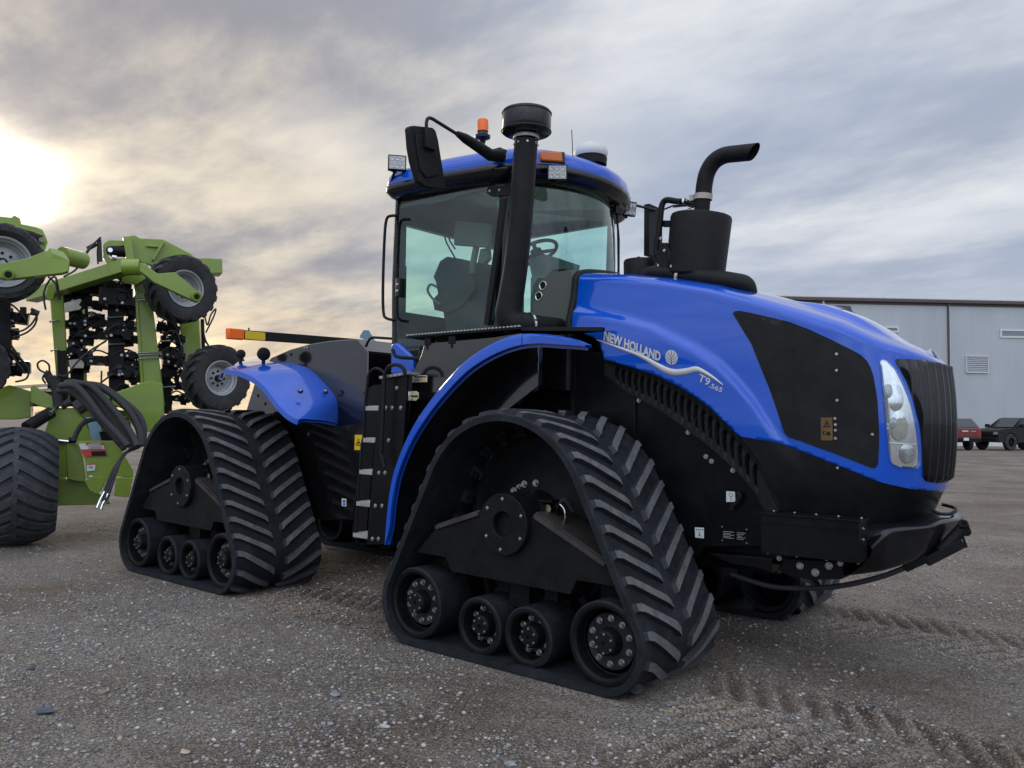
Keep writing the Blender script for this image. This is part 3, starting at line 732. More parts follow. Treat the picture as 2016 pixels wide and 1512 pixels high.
# mirrors
mr = MB('matte'); MX = -.80
mo = [at(a, b, 'X', MX) for a, b in ((805, 252), (808, 248), (816, 247), (852, 251), (858, 257), (863, 275), (878, 370), (875, 373), (838, 367), (824, 357), (813, 318), (808, 290))]
mr.prism(mo, V((-.045, 0, 0))); mi = [at(a, b, 'X', MX+.012) for a, b in ((819, 262), (850, 270), (858, 290), (866, 345), (840, 350), (828, 335), (822, 296))]; mr.prism(mi, V((-.012, 0, 0)))
bxp = at(841, 278, 'X', MX); mr.box(bxp+V((.02, 0, 0)), (.05, .10, .13), 'matte')
mir = mr.build('mirror', tractor, bevel=.012)
ar = MB('matte'); A0 = at(840, 262, 'X', MX+.02); A1 = at(839, 238, 'X', MX+.02); 
pth = round_path([A0, A1, at(845, 230, 'Y', A1.y+.05), at(903, 266, 'Y', .36)], .04); ar.tube(pth, .0125, 10)
ar.tube([at(900, 263, 'Y', .34), at(915, 272, 'Y', .42), at(940, 288, 'Y', .52), at(965, 305, 'Y', .62), at(990, 306, 'Y', .72)], [.02, .035, .04, .045, .05], 12)
ar.box(at(983, 305, 'Y', .75), (.08, .08, .08)); ar.build('mirror_arm', mir)
m2 = MB('matte'); lc = at(1286, 457, 'Y', 3.05); m2.box(lc, (.06, .26, .50)); m2.tube([at(1225, 399, 'Y', 2.45), at(1250, 404, 'Y', 2.62), at(1292, 414, 'Y', 3.03)], .013, 8); m2.build('mirror', tractor, bevel=.012)
# wipers
w = MB('matte')
def wp(z, y): return V((wsx(y, z)+.035, y, z))
w.tube([wp(3.33, 1.98), wp(3.1, 2.06), wp(2.72, 2.1)], .010, 6); w.tube([wp(3.30, 2.05), wp(3.0, 2.12), wp(2.62, 2.16)], .007, 6); w.tube([wp(3.25, 2.14), wp(2.9, 2.2), wp(2.6, 2.12)], .008, 6); w.box(wp(3.33, 2.0), (.05, .1, .06)); w.build('wiper', cab)
# interior
it = MB('interior')
sx = lambda pts, y, d: it.prism(aty(pts, y), V((0, d, 0)))
it.box((-1.0, YC, 2.16), (1.7, 1.45, .06)); sx([(1053, 645), (1048, 600), (1060, 560), (1080, 538), (1125, 531), (1140, 600), (1140, 655)], 1.02, .28)
for a, b in ((1069, 562), (1061, 583)): it.lathe(at(a, b, 'Y', 1.018), (0, -1, 0), [(.035, 0), (.035, .006), (.028, .006), (.027, .001), (0, .001)], 20, 'chrome'); it.lathe(at(a, b, 'Y', 1.016), (0, -1, 0), [(.027, .001), (0, .0012)], 20, 'hole')
it.box((-.62, YC, 2.45), (.35, .6, .5)); sx([(1040, 510), (1070, 500), (1115, 515), (1113, 530), (1085, 530), (1065, 580), (1050, 560)], 1.55, .2)
it.build('dashboard', cab, bevel=.01)
se = MB('seat'); sx2 = lambda pts, y, d, m=None: se.prism(aty(pts, y), V((0, d, 0)), m)
sx2([(866, 514), (880, 505), (910, 510), (925, 520), (935, 570), (905, 605), (880, 616), (855, 610), (851, 590), (862, 578), (858, 555), (853, 545)], 1.35, .5)
sx2([(940, 515), (955, 520), (960, 560), (955, 640), (930, 640), (900, 625), (930, 590), (936, 560)], 1.40, .42)
sx2([(870, 600), (955, 590), (960, 655), (880, 660)], 1.38, .45)
se.box((-1.3, YC, 2.25), (.5, .5, .2)); se.tube(smooth_path(aty([(868, 600), (852, 588), (842, 572), (848, 560), (862, 566)], 1.3), 5), .012, 8, 'interior')
se.build('driver_seat', cab, bevel=.04, seg=3)
mo_ = MB('interior'); mo_.prism(aty([(895, 434), (963, 440), (961, 487), (893, 482)], 1.25), V((0, .05, 0))); mo_.tube(aty([(938, 484), (932, 515), (930, 540)], 1.3), .03, 8)
mo_.build('monitor', cab, bevel=.006); mo_ = MB('interior'); mo_.tube(aty([(866, 440), (880, 480), (897, 510)], 1.5), .008, 6); mo_.tube(aty([(874, 440), (886, 475), (896, 490)], 1.5), .008, 6); mo_.build('wiper_arm', cab); mo_ = MB('interior'); mo_.prism(aty([(945, 490), (958, 488), (960, 508), (950, 520), (940, 515)], 1.3), V((0, .06, 0))); mo_.build('control_lever', cab, bevel=.006)
sw = MB('matte'); sc = at(1056, 497, 'Y', YC); nrm = V((-.42, 0, .9)).normalized(); a_, b_, _ = frame_of(nrm)
for i in range(40):
    t0, t1 = 2*pi*i/40, 2*pi*(i+1)/40; sw.cyl(sc+(a_*cos(t0)+b_*sin(t0))*.185, sc+(a_*cos(t1)+b_*sin(t1))*.185, .016, n=8, cap=False)
for k in range(3): t0 = 2*pi*k/3+.5; sw.beam(sc, sc+(a_*cos(t0)+b_*sin(t0))*.18, .035, .015, up=nrm)
sw.cyl(sc-nrm*.03, sc+nrm*.02, .05); sw.tube([sc, sc-nrm*.25+V((.08, 0, 0)), sc-nrm*.5+V((.2, 0, 0))], .045, 12); sw.build('steering_wheel', cab)
# blue corner under the rear post, lower cab body
lc_ = MB('blue'); lc_.prism(aty([(768, 680), (772, 676), (781, 674), (812, 702), (815, 738), (768, 738)], .80), V((0, .12, 0)), 'blue'); halves(lc_, 'cab_corner_cover', tractor, bevel=.02)
lb_ = MB('black'); lb_.prism([V((-1.84, .83, 1.75)), V((-1.84, .83, 2.10)), V((-.1, .83, 2.10)), V((-.1, .83, 1.75))], V((0, 1.6, 0))); lb_.build('cab_base', tractor)
# platform and the panel below it
pf = MB('black')
Z = 2.165
pp = [at(800, 667, 'Y', .48), at(1026, 645, 'Y', .48)]
x0, x1 = pp[0].x, pp[1].x
pf.box(((x0+x1)/2, .66, Z), (x1-x0, .36, .018)); pf.prism([V((x1, .48, Z+.009)), V((x1+.45, .80, Z+.009)), V((x1+.45, .84, Z+.009)), V((x1, .84, Z+.009))], V((0, 0, -.03)))
n = 34
for i in range(n): pf.box((x0+(x1-x0)*(i+.5)/n, .479, Z+.013), ((x1-x0)/n*.55, .02, .012), 'steel')
for a in (842, 890): p = at(a, 674, 'Y', .5); pf.box((p.x, .52, 2.12), (.07, .05, .06)); pf.box((p.x, .52, 2.08), (.03, .04, .05))
pf.build('platform', tractor, bevel=.003)
sp = MB('shine'); out = aty([(836, 676), (970, 664), (1026, 655), (1060, 668), (1060, 760), (880, 900), (800, 1000), (801, 860), (812, 735), (829, 700)], .50); sp.prism(out, V((0, .05, 0))); 
sp.prism([V((-1.28, .55, 1.0)), V((-1.28, .55, 2.1)), V((-.3, .55, 2.1)), V((-.3, .55, 1.95)), V((-1.1, .55, 1.2))], V((0, .4, 0)), 'black')
spo = sp.build('tank_side_panel', tractor, bevel=.004)
s_ = MB('white'); px_quad(s_, [(813, 739), (841, 739), (841, 752), (812, 753)], .498, m='white')
px_quad(s_, [(815, 740.5), (839, 740.5), (839, 743), (815, 743)], .4955, m='hole'); px_quad(s_, [(815.5, 746), (826, 746), (826, 747), (815.5, 747)], .4955, m='hole'); px_quad(s_, [(815.5, 749), (826, 749), (826, 750), (815.5, 750)], .4955, m='hole')
px_quad(s_, [(828, 745), (839, 745), (839, 750), (828, 750)], .4955, m='yellow'); s_.build('dealer_sticker', spo)
la = MB('brake'); px_quad(la, [(796, 771), (801, 770), (821, 770), (825, 774), (825, 784), (820, 789), (799, 788), (795, 783)], .40, m='brake', th=.006)
lc2 = at(809, 780, 'Y', .39); la.beam(lc2+V((-.02, 0, .035)), lc2+V((-.02, 0, -.035)), .012, .02, 'chrome'); la.beam(lc2, lc2+V((.07, 0, 0)), .012, .012, 'hole')
la.lathe(lc2+V((-.01, 0, -.01)), (0, -1, 0), [(.022, 0), (.022, .005), (.018, .005), (.018, 0)], 18, 'chrome', closed=True)
la.prism(aty([(797, 772), (824, 772), (824, 787), (797, 787)], .40), V((0, .10, 0)), 'black'); la.build('latch', spo, bevel=.002)
# ladder
LY = .36
ld = MB('black')
ld.prism(aty([(752, 742), (802, 736), (792, 900), (782, 1000), (762, 1072), (722, 1072), (735, 900), (745, 800)], LY), V((0, .02, 0)))
for (a, b) in ((760, 803), (772, 803), (789, 803), (752, 866), (765, 867), (746, 931), (758, 931), (739, 996), (752, 996), (733, 1061), (745, 1061), (781, 764)): ld.bolt(at(a, b, 'Y', LY), (0, -1, 0), .0125, .009)
ldo = ld.build('ladder_side_plate', tractor, bevel=.003)
stl = MB('matte'); stl.tube(smooth_path(aty([(716, 860), (719, 800), (723, 760), (726, 738), (735, 727), (747, 727), (757, 735)], LY+.02), 4), .012, 8)
stl.tube(smooth_path(aty([(700, 1050), (706, 960), (712, 880), (716, 860)], LY+.02), 3), .010, 8); stl.build('ladder_stile', ldo)
hr = MB('matte'); hr.tube(smooth_path(aty([(797, 737), (795, 727), (785, 719), (772, 719), (762, 727), (757, 745), (755, 800), (751, 880), (750, 893), (754, 906), (757, 920)], LY-.06), 6), .0145, 10); hr.build('handrail', ldo)
bk2 = MB('black'); bk2.prism(aty([(724, 765), (735, 758), (750, 757), (742, 830), (734, 900), (726, 990), (720, 1060), (694, 1060), (705, 950), (716, 850)], LY+.16), V((0, .01, 0))); bk2.build('ladder_back_plate', ldo)
for i, (a, b, w_) in enumerate(((720.5, 804, 27.5), (715.5, 867, 27.5), (708, 930, 27), (702, 992.5, 27), (695.5, 1055, 30))):
    p0 = at(a, b, 'Y', LY+.01); p1 = at(a+w_, b, 'Y', LY+.01); s = MB('steel'); xm = (p0.x+p1.x)/2; wx = p1.x-p0.x; zz = (p0.z+p1.z)/2
    s.box((xm, LY+.10, zz+.012), (wx, .18, .006)); s.box((xm, LY+.008, zz), (wx, .006, .034)); s.box((p1.x-.003, LY+.10, zz), (.006, .18, .034))
    for k in range(5): s.box((xm, LY+.03+k*.033, zz+.018), (wx*.92, .008, .006))
    s.build('step', ldo, bevel=.002)
ts = MB('steel'); tp = aty([(747, 746), (803, 737)], LY-.02); ts.prism([tp[0], tp[1], tp[1]+V((0, .13, 0)), tp[0]+V((0, .13, 0))], V((0, 0, .02)))
for k in range(6): q_ = tp[0].lerp(tp[1], (k+.5)/6); ts.box(q_+V((0, -.006, .008)), (.035, .012, .02))
ts.build('top_step', ldo, bevel=.002)
# front fender arch
fa = MB('blue')
outer = [(757, 1073), (757.5, 1040), (761, 1000), (766, 960), (774, 925), (785, 893), (799, 860), (815, 830), (835, 800), (857, 771), (882, 742), (908, 715), (935, 694), (965, 676), (995, 663), (1025, 656), (1060, 656), (1095, 660), (1128, 668), (1152, 678)]
inner = [(758, 1073), (766, 1040), (770, 1000), (776, 962), (784, 930), (796, 898), (811, 866), (828, 838), (848, 809), (869, 783), (893, 756), (918, 732), (944, 713), (973, 697), (1000, 686), (1027, 679), (1060, 676), (1095, 678), (1128, 680), (1152, 682)]
FY = .15; ro = smooth_path(aty(outer, FY), 3); ri_ = smooth_path(aty(inner, FY), 3)
rows = []
for a, b in zip(ro, ri_):
    n_ = (a-b); L_ = n_.length; n_ = n_.normalized() if L_ > 1e-4 else V((0, 0, 1))
    rows.append([b+V((0, .01, 0)), b+V((0, 0, 0)), b.lerp(a, .75), a+V((0, .012, 0))-n_*.004, a+V((0, .05, 0)), a+V((0, .07, 0)), a+V((0, .07, 0))-n_*.008, a+V((0, .03, 0))-n_*.02, b+V((0, .02, 0))])
fa.grid(rows, 'blue', closed=True); fo = fa.build('front_fender', tractor, ang=40)
fb = MB('bolt'); 
for a, b in ((1110, 691), ): pass
ff = MB('matte')
rows = [[b+V((0, .03, 0)), b+V((0, .03, 0))-(a-b).normalized()*.022 if (a-b).length > 1e-3 else b, b+V((0, .05, 0))] for a, b in zip(ro, ri_)]; ff.grid(rows, 'bluedeep'); 
lw_ = lambda x: .78-.70*sstep((x+.35)/.35)
rows = [[a+V((0, .06, -.012)), a+V((0, lw_(a.x), -.012))] for a in ro]; ff.grid(rows, 'matte'); ff.build('fender_liner', fo, ang=50)
sm_ = MB('hole'); sm_.tube([at(1027, 680, 'Y', FY-.001), at(1027.5, 668, 'Y', FY-.0015), at(1028, 658, 'Y', FY+.004)], .0022, 6); sm_.build('panel_seam', fo)
fo2 = fa; fm = MB('blue'); fm.v = [(v[0], 2*YC-v[1], v[2]) for v in fa.v]; fm.f = list(fa.f); fm.m = list(fa.m); fm.build('front_fender', tractor, ang=40)
fm = MB('matte'); fm.grid([[V((a.x, 2*YC-a.y-.06, a.z-.012)), V((a.x, 2*YC-a.y-lw_(a.x), a.z-.012))] for a in ro]); fm.build('fender_liner', tractor)
# ------------------------------------------------------------------ stacks on the hood
M['bluegrey'] = mat('bluegrey_sheet', (.20, .33, .42), .5)
def axis(p): return [at(a, b, 'Y', y) for a, b, y in p]
ik = MB('matte')
pth = smooth_path([at(1036, 276, 'Y', .55), at(1032, 330, 'Y', .55), at(1026, 420, 'Y', .55), at(1016, 520, 'Y', .55), at(1006, 585, 'Y', .55), at(1002, 618, 'Y', .55), at(1012, 637, 'Y', .58), at(1040, 641, 'Y', .68), at(1075, 643, 'Y', .85), at(1100, 645, 'Y', 1.0)], 6)
K = len(pth); rs = [lerp_tab(i/K, [(0, .083), (.35, .086), (.55, .098), (.66, .104), (.75, .092), (.85, .075), (1, .07)]) for i in range(K)]
ik.tube(pth, rs, 28)
iko = ik.build('intake_stack', tractor, ang=60)
hd = MB('gloss'); hb_ = at(1036, 266, 'Y', .55); dr_ = V((.02, 0, 1)).normalized()
hd.lathe(hb_, dr_, [(.085, 0), (.10, .005), (.168, .012), (.173, .02), (.173, .155), (.168, .166), (.12, .174), (0, .178)], 48, 'gloss')
nn_ = 64
for h in (.024, .150): hd.lathe(hb_, dr_, [(.174, h-.006), (.178, h-.003), (.178, h+.003), (.174, h+.006)], 48, 'gloss')
hd.lathe(hb_-dr_*.03, dr_, [(.09, 0), (.092, .005), (.092, .02), (.09, .025)], 40, 'steel')
for k in range(8): a = 2*pi*k/8; hd.bolt(hb_-dr_*.07+V((cos(a)*.085, sin(a)*.085, 0)), V((cos(a), sin(a), 0)), .006, .006)
hd.build('precleaner', iko, ang=40)
c1 = MB('steel'); kk = int(K*.78); dd = (pth[kk+1]-pth[kk]).normalized(); rr_ = rs[kk]
c1.lathe(pth[kk], dd, [(rr_, -.01), (rr_+.006, -.008), (rr_+.006, .008), (rr_, .01)], 28, 'chrome'); c1.build('hose_clamp', iko)
ex = MB('matte'); EY = 1.35
b0, b1 = at(1368, 545, 'Y', EY), at(1381, 424, 'Y', EY); du = (b1-b0).normalized(); Lm = (b1-b0).length
ex.lathe(b0, du, [(.0, 0), (.195, 0), (.205, .01), (.213, Lm-.025), (.207, Lm-.006), (.195, Lm), (.06, Lm), (.0, Lm)], 48)
exo = ex.build('muffler', tractor, ang=40)
ep = MB('matte'); E0 = smooth_path([b1, at(1383, 400, 'Y', EY), at(1384.5, 388, 'Y', EY), at(1387, 362, 'Y', EY), at(1393, 338, 'Y', EY), at(1406, 318, 'Y', EY), at(1426, 306, 'Y', EY), at(1455, 302, 'Y', EY), at(1484, 299, 'Y', EY)], 6)
K = len(E0); vsb = len(ep.v); ep.tube(E0[:int(K*.27)], .054, 24); ep.tube(E0[int(K*.24):], .0575, 28, cap=False)
ep.tube(E0[int(K*.24):], .054, 28, 'hole', cap=False)
# slanted cut of the tip: shear the last rings
tipd = (E0[-1]-E0[-2]).normalized()
v2 = []
for v in ep.v:
    vv = V(v); rel = (vv-E0[-1])
    if rel.length < .075 and abs(rel.dot(tipd)) < .02: vv = vv+tipd*(rel.z*.55)
    v2.append(tuple(vv))
ep.v = v2; epo = ep.build('exhaust_pipe', exo, ang=60)
cl = MB('pale'); kp = int(K*.26); dd = (E0[kp+1]-E0[kp]).normalized(); cl.lathe(E0[kp], dd, [(.056, -.022), (.064, -.02), (.064, .02), (.056, .022)], 28, 'pale'); cl.box(E0[kp]+V((-.075, -.02, 0)), (.03, .03, .04), 'pale'); cl.build('pipe_clamp', exo)
br = MB('matte'); BYv = 1.22
br.tube(smooth_path([at(1376, 404, 'Y', EY), at(1352, 399, 'Y', EY-.03), at(1330, 396, 'Y', BYv), at(1312, 394, 'Y', BYv), at(1304, 402, 'Y', BYv), at(1301, 420, 'Y', BYv), at(1298, 450, 'Y', BYv), at(1293, 480, 'Y', BYv), at(1292, 498, 'Y', BYv), at(1300, 515, 'Y', BYv), at(1312, 530, 'Y', BYv)], 4), .022, 12)
for a in (1338, 1348): p = at(a, 398, 'Y', BYv+.03); br.cyl(p-V((.006, 0, 0)), p+V((.006, 0, 0)), .029, m='chrome')
br.prism(aty([(1302, 478), (1312, 478), (1334, 532), (1300, 532), (1290, 505)], 1.2), V((0, .02, 0))); br.prism(aty([(1305, 434), (1318, 434), (1318, 446), (1304, 446)], 1.24), V((0, .03, 0)))
br.beam(at(1310, 480, 'Y', 1.19), at(1331, 528, 'Y', 1.19), .02, .03); br.tube(aty([(1308, 412), (1325, 405), (1350, 404), (1365, 409)], 1.2), .006, 6)
br.tube(aty([(1325, 408), (1345, 406), (1374, 404)], 1.25), .004, 6)
for a, b in ((1301, 469), (1308, 493), (1322, 524)): br.bolt(at(a, b, 'Y', 1.17), (0, -1, 0), .008, .008)
br.tube(smooth_path(aty([(1354, 417), (1354, 412), (1358, 410), (1361, 413), (1361, 418)], EY-.1), 4), .003, 6); br.cyl(at(1424.5, 424, 'Y', EY), at(1424.5, 419, 'Y', EY), .006)
br.build('stack_bracket', exo, ang=40)
at_ = MB('matte'); TY = 1.22; tp_ = smooth_path([at(1262, 560, 'Y', TY+.1), at(1264, 545, 'Y', TY), at(1280, 537, 'Y', TY), at(1310, 538, 'Y', TY), at(1350, 543, 'Y', TY), at(1400, 549, 'Y', TY), at(1445, 556, 'Y', TY), at(1466, 562, 'Y', TY+.02), at(1472, 580, 'Y', TY+.06), at(1474, 600, 'Y', TY+.08)], 6)
at_.tube(tp_, [.047+.018*min(1, max(0, (i/len(tp_)-.42)/.06)) for i in range(len(tp_))], 20); p = at(1335, 544, 'Y', TY); q = at(1340, 545, 'Y', TY); at_.cyl(p, q, .058, n=24, m='brake')
at_.build('charge_air_tube', tractor, ang=50)
pc = MB('matte'); pb = at(1261, 535, 'Y', 1.32); pc.lathe(pb-V((0, 0, .1)), (0, 0, 1), [(.12, 0), (.125, .17), (.118, .185), (.06, .195), (0, .197)], 36); pc.tube(smooth_path(aty([(1254, 512), (1254, 507), (1258, 505.5), (1262, 508), (1262, 512)], 1.3), 4), .003, 6); pc.build('air_cleaner_can', tractor)
# ------------------------------------------------------------------ chassis
ch = MB('black')
ch.box((-.4, YC, .95), (3.4, .85, .75)); ch.box((-.7, YC, 1.65), (2.2, 1.3, .75)); ch.box((.6, YC, 1.1), (1.9, 1.1, .8)); ch.box((-2.3, YC, .85), (1.1, .7, .5)); ch.box((-3.9, YC, 1.0), (1.7, .8, .6))
for x in (0, -3.91):
    ch.cyl((x, .86, .88), (x, 2.4, .88), .17, n=28); ch.box((x, YC, .88), (.5, .8, .5))
    ch.lathe(V((x, .80, .88)), (0, 1, 0), [(.3, 0), (.3, .05), (.2, .12), (.17, .2)], 32); ch.lathe(V((x, 2.46, .88)), (0, -1, 0), [(.3, 0), (.3, .05), (.2, .12), (.17, .2)], 32)
ch.cyl((-1.98, YC, .55), (-1.98, YC, 1.3), .16)
cho = ch.build('chassis', tractor, bevel=.01)
# right & left side plates of the front frame
sdp = MB('black'); P1 = [(-.95, 1.0), (-.95, 2.13), (-.1, 2.13)]; lowb3 = [at(a, b, 'Y', 1.0) for a, b in LOWB[2:10]]
P1 += [(p.x, p.z) for p in lowb3]+[(1.30, 1.2), (1.42, .98), (1.5, .80), (1.1, .76), (.9, .73), (.8, .62), (-.2, .62)]
sdp.prism([V((x, 1.0, z)) for x, z in P1], V((0, .015, 0))); 
sdo = sdp.build('frame_side_plate', tractor, bevel=.002)
m_ = MB('black'); m_.prism([V((x, 2.245, z)) for x, z in P1], V((0, .015, 0))); m_.build('frame_side_plate', tractor)
fb_ = MB('bolt')
for a, b in ((1106, 748), (1154, 750), (1181, 749), (1258, 788), (1355, 851), (1390, 899), (1401, 908), (1443, 926), (1380, 1140)): fb_.bolt(at(a, b, 'Y', .998), (0, -1, 0), .0125, .012)
fb_.cyl(at(1224, 781, 'Y', .996), at(1224, 781, 'Y', .9985), .022, m='hole'); fb_.beam(at(1132, 733, 'Y', .99), at(1132, 803, 'Y', .99), .012, .012, 'matte'); fb_.build('plate_fastener', sdo)
# louvred arch strip
U_ = smooth_path([at(a, b, 'Y', .945) for a, b in LOWB[2:10]+[(1474, 884), (1492, 908), (1507, 934), (1520, 960), (1530, 982), (1537, 1003)]], 14)
Lw_ = smooth_path([at(a, b, 'Y', .945) for a, b in [(1191, 737), (1222, 762), (1254.5, 782.5), (1282, 797), (1309.6, 813.5), (1336, 832), (1361, 851), (1388, 871), (1413, 892.6), (1436, 913), (1457.5, 934), (1474, 953), (1488.5, 972), (1506, 1006)]], 14)
nU = len(U_); NSL = 23; rows = []
cu = [0]
for a, b in zip(U_, U_[1:]): cu.append(cu[-1]+(b-a).length)
NN = 420
Ux = [(p.x, p.z) for p in U_]; Lx = [(p.x, p.z) for p in Lw_]
lv = MB('matte'); x0_, x1_ = Ux[0][0]+.005, Ux[-1][0]
vv_ = [0, .03, .06, .22, .26, .31, .5, .70, .76, .80, .95, .98, 1]
for i in range(NN+1):
    x = x0_+(x1_-x0_)*i/NN; zu = lerp_tab(x, Ux); zl = lerp_tab(x, Lx) if x < Lx[-1][0] else Lx[-1][1]-(x-Lx[-1][0])*1.6
    r = []
    for v in vv_:
        bow = .014*sin(pi*max(0, min(1, (v-.2)/.62)))         # slots are slightly curved
        ph = (x+bow-x0_-.085)/.0495; fr = ph % 1; slot = sstep((.22-abs(fr-.5))/.05) if 0 < ph < 21 else 0
        dp = .038*slot*sstep((v-.2)/.07)*sstep((.82-v)/.07); rim_ = .010 if (v <= .03 or v >= .95) else 0
        r.append(V((x, .945+dp-rim_-.004, zl+(zu-zl)*v)))
    rows.append([r[0]+V((0, .06, 0))]+r+[r[-1]+V((0, .06, 0))])
lv.grid(rows); lvo = lv.build('louvre_strip', tractor, ang=40); m_ = MB('matte'); m_.v = [(v[0], 2*YC-v[1], v[2]) for v in lv.v]; m_.f = list(lv.f); m_.m = list(lv.m); m_.build('louvre_strip', tractor)
sd = MB('white')
px_quad(sd, [(1430, 967), (1447, 968), (1448, 988), (1430, 988)], .998, m='white'); sd_b = MB('white'); px_quad(sd_b, [(1368, 1038), (1386, 1039), (1386, 1060), (1369, 1058)], .998, m='white')
dk = MB('hole')
def ringq(c, r, w, m): sd.lathe(V(c), (0, -1, 0), [(r, 0), (r, .0015), (r-w, .0015), (r-w, 0)], 20, m, closed=True)
c = at(1439, 974, 'Y', .9955); ringq(c, .013, .002, 'matte'); c = at(1439, 982, 'Y', .9955)
sd.tube([c+V((0, -.001, .012)), c+V((0, -.001, .004)), c+V((.006, -.001, -.003)), c+V((.002, -.001, -.009)), c+V((-.006, -.001, -.006))], .0022, 6, 'lime')
for k in range(4): sd_b.box(at(1371.5+k*4, 1043, 'Y', .995), (.006, .002, .006), 'matte')
c = at(1377, 1051, 'Y', .9955); sd_b.tube([c+V((-.006, -.001, .01)), c+V((.004, -.001, .008)), c+V((.004, -.001, -.002)), c+V((-.006, -.001, -.01)), c+V((.012, -.001, -.012))], .002, 6, 'matte')
sd.build('frame_sticker', sdo); sd_b.build('frame_sticker', sdo)
hk = MB('frame'); hk.tube(smooth_path(aty([(1440, 1004), (1442, 996), (1450, 990), (1457, 976), (1452, 970)], .96), 4), .014, 10); hk.build('tie_down_hook', sdo)
dp_ = MB('gloss'); px_quad(dp_, [(1422, 1043), (1471, 1048), (1471, 1064), (1422, 1059)], .998, m='gloss')
for k in range(5): 
    y0 = 1045.5+k*3.1; px_quad(dp_, [(1424, y0), (1445-k % 2*6, y0+2), (1445-k % 2*6, y0+2.9), (1424, y0+.9)], .9955, m='pale'); px_quad(dp_, [(1451, y0+2.6), (1468-k % 3*4, y0+4.2), (1468-k % 3*4, y0+5.1), (1451, y0+3.5)], .9955, m='pale')
for a, b in ((1421.5, 1037), (1470, 1042.5), (1422, 1064), (1470, 1069.5)): dp_.bolt(at(a, b, 'Y', .998), (0, -1, 0), .004, .004)
dp_.build('data_plate', sdo)
# storage box at the front
BY = .80
sb = MB('black'); f4 = aty([(1498, 1015), (1691, 1026), (1692, 1105), (1499, 1092)], BY); x0, x1 = (f4[0].x+f4[3].x)/2, (f4[1].x+f4[2].x)/2; zt, zb = (f4[0].z+f4[1].z)/2, (f4[2].z+f4[3].z)/2
sb.box(((x0+x1)/2, BY+.075, (zt+zb)/2), (x1-x0, .15, zt-zb)); sb.box(((x0+x1)/2, BY+.072, zt+.006), (x1-x0+.02, .17, .01)); sb.box(((x0+x1)/2+.0, BY-.004, zt-.025), (x1-x0-.01, .006, .045)); sb.prism([V((x1-.01, BY-.008, zt-.02)), V((x1-.01, BY-.008, zt-.07)), V((x1-.05, BY-.008, zt-.05))], V((0, .006, 0)))
for k in range(5): sb.box((x0+.06+k*.105, BY-.006, zt-.004), (.045, .008, .006), 'frame')
for k in range(5): sb.bolt((x0+.03+k*.125, BY+.12, zt+.011), (0, 0, 1), .007, .006)
for k in range(4): sb.bolt((x0+.02+k*.17, BY+.05, zb-.0), (0, 0, -1), .008, .012)
sb.bolt((x1, BY+.07, zt-.04), (1, 0, 0), .007, .008); sb.bolt((x1, BY+.07, zt-.1), (1, 0, 0), .007, .008)
sb.build('storage_box', tractor, bevel=.003)
cm = MB('black')
cm.prism(aty([(1545, 1100), (1660, 1106), (1658, 1140), (1600, 1142), (1555, 1135), (1530, 1120)], .93), V((0, .6, 0)))
cm.prism(aty([(1395, 1090), (1520, 1100), (1520, 1128), (1500, 1120), (1440, 1110)], .97), V((0, .7, 0)))
for a, b, r in ((1534, 1099, .013), (1575, 1114, .017), (1632, 1114, .017), (1605, 1127, .018), (1654, 1109, .013)): cm.bolt(at(a, b, 'Y', .928), (0, -1, 0), r, .014)
cm.build('front_crossmember', tractor, bevel=.006)
# front bumper
Ys = [.97, 1.0, 1.06, 1.2, 1.42, 1.63]
R_ = [[(1713, 1075), (1745, 1047), (1768, 1040), (1826, 1035.6), (1862, 1022), (1884, 1016)],
      [(1714, 1092), (1745, 1068), (1766, 1061), (1826, 1047), (1866, 1037), (1891, 1027)],
      [(1700, 1110), (1733, 1100), (1763, 1090), (1820, 1075), (1861, 1055), (1889, 1038)],
      [(1667, 1133), (1705, 1128), (1747, 1121), (1800, 1104), (1845, 1080), (1878, 1051)]]
rows = []
top = [at(a, b, 'Y', y) for (a, b), y in zip(R_[0], Ys)]
rr = [[V((p.x-.22, min(YC, p.y+.10), p.z-.01)) for p in top], [V((p.x-.10, min(YC, p.y+.05), p.z+.012)) for p in top]]+[[at(a, b, 'Y', y) for (a, b), y in zip(r, Ys)] for r in R_]
low = rr[-1]; rr.append([V((p.x-.12, min(YC, p.y+.06), p.z-.01)) for p in low]); rr.append([V((p.x-.5, min(YC, p.y+.1), p.z)) for p in low])
rr = [smooth_path(r, 5) for r in rr]; rr = [list(c) for c in zip(*[smooth_path(list(c), 4) for c in zip(*rr)])]
bm_ = MB('gloss'); bm_.grid(rr, 'gloss'); bm_.mirror(); bm_.build('front_bumper', tractor, ang=60)
hn = MB('matte'); hn.tube(smooth_path([at(1834, 1003, 'Y', 1.42), at(1848, 1011, 'Y', 1.42), at(1868, 1012, 'Y', 1.5), at(1881, 1006, 'Y', 1.6), at(1879, 1000, 'Y', 1.75), at(1862, 995, 'Y', 1.8), at(1854, 993, 'Y', 1.8)], 5), .010, 10); hn.build('tow_loop', tractor)
ht = MB('frame'); ht.cyl(at(1850, 1088, 'Y', 1.35), at(1900, 1035, 'Y', 1.45), .035, n=16); ht.cyl(at(1896, 1030, 'Y', 1.4), at(1903, 1048, 'Y', 1.5), .026); ht.tube([at(1893, 1050, 'Y', 1.42), at(1903, 1078, 'Y', 1.42)], .008, 8)
ht.beam(at(1822, 1105, 'Y', 1.3), at(1894, 1068, 'Y', 1.4), .05, .055); ht.cyl(at(1899, 1031, 'Y', 1.4), at(1899, 1024, 'Y', 1.4), .012); ht.build('front_hitch', tractor, bevel=.005)
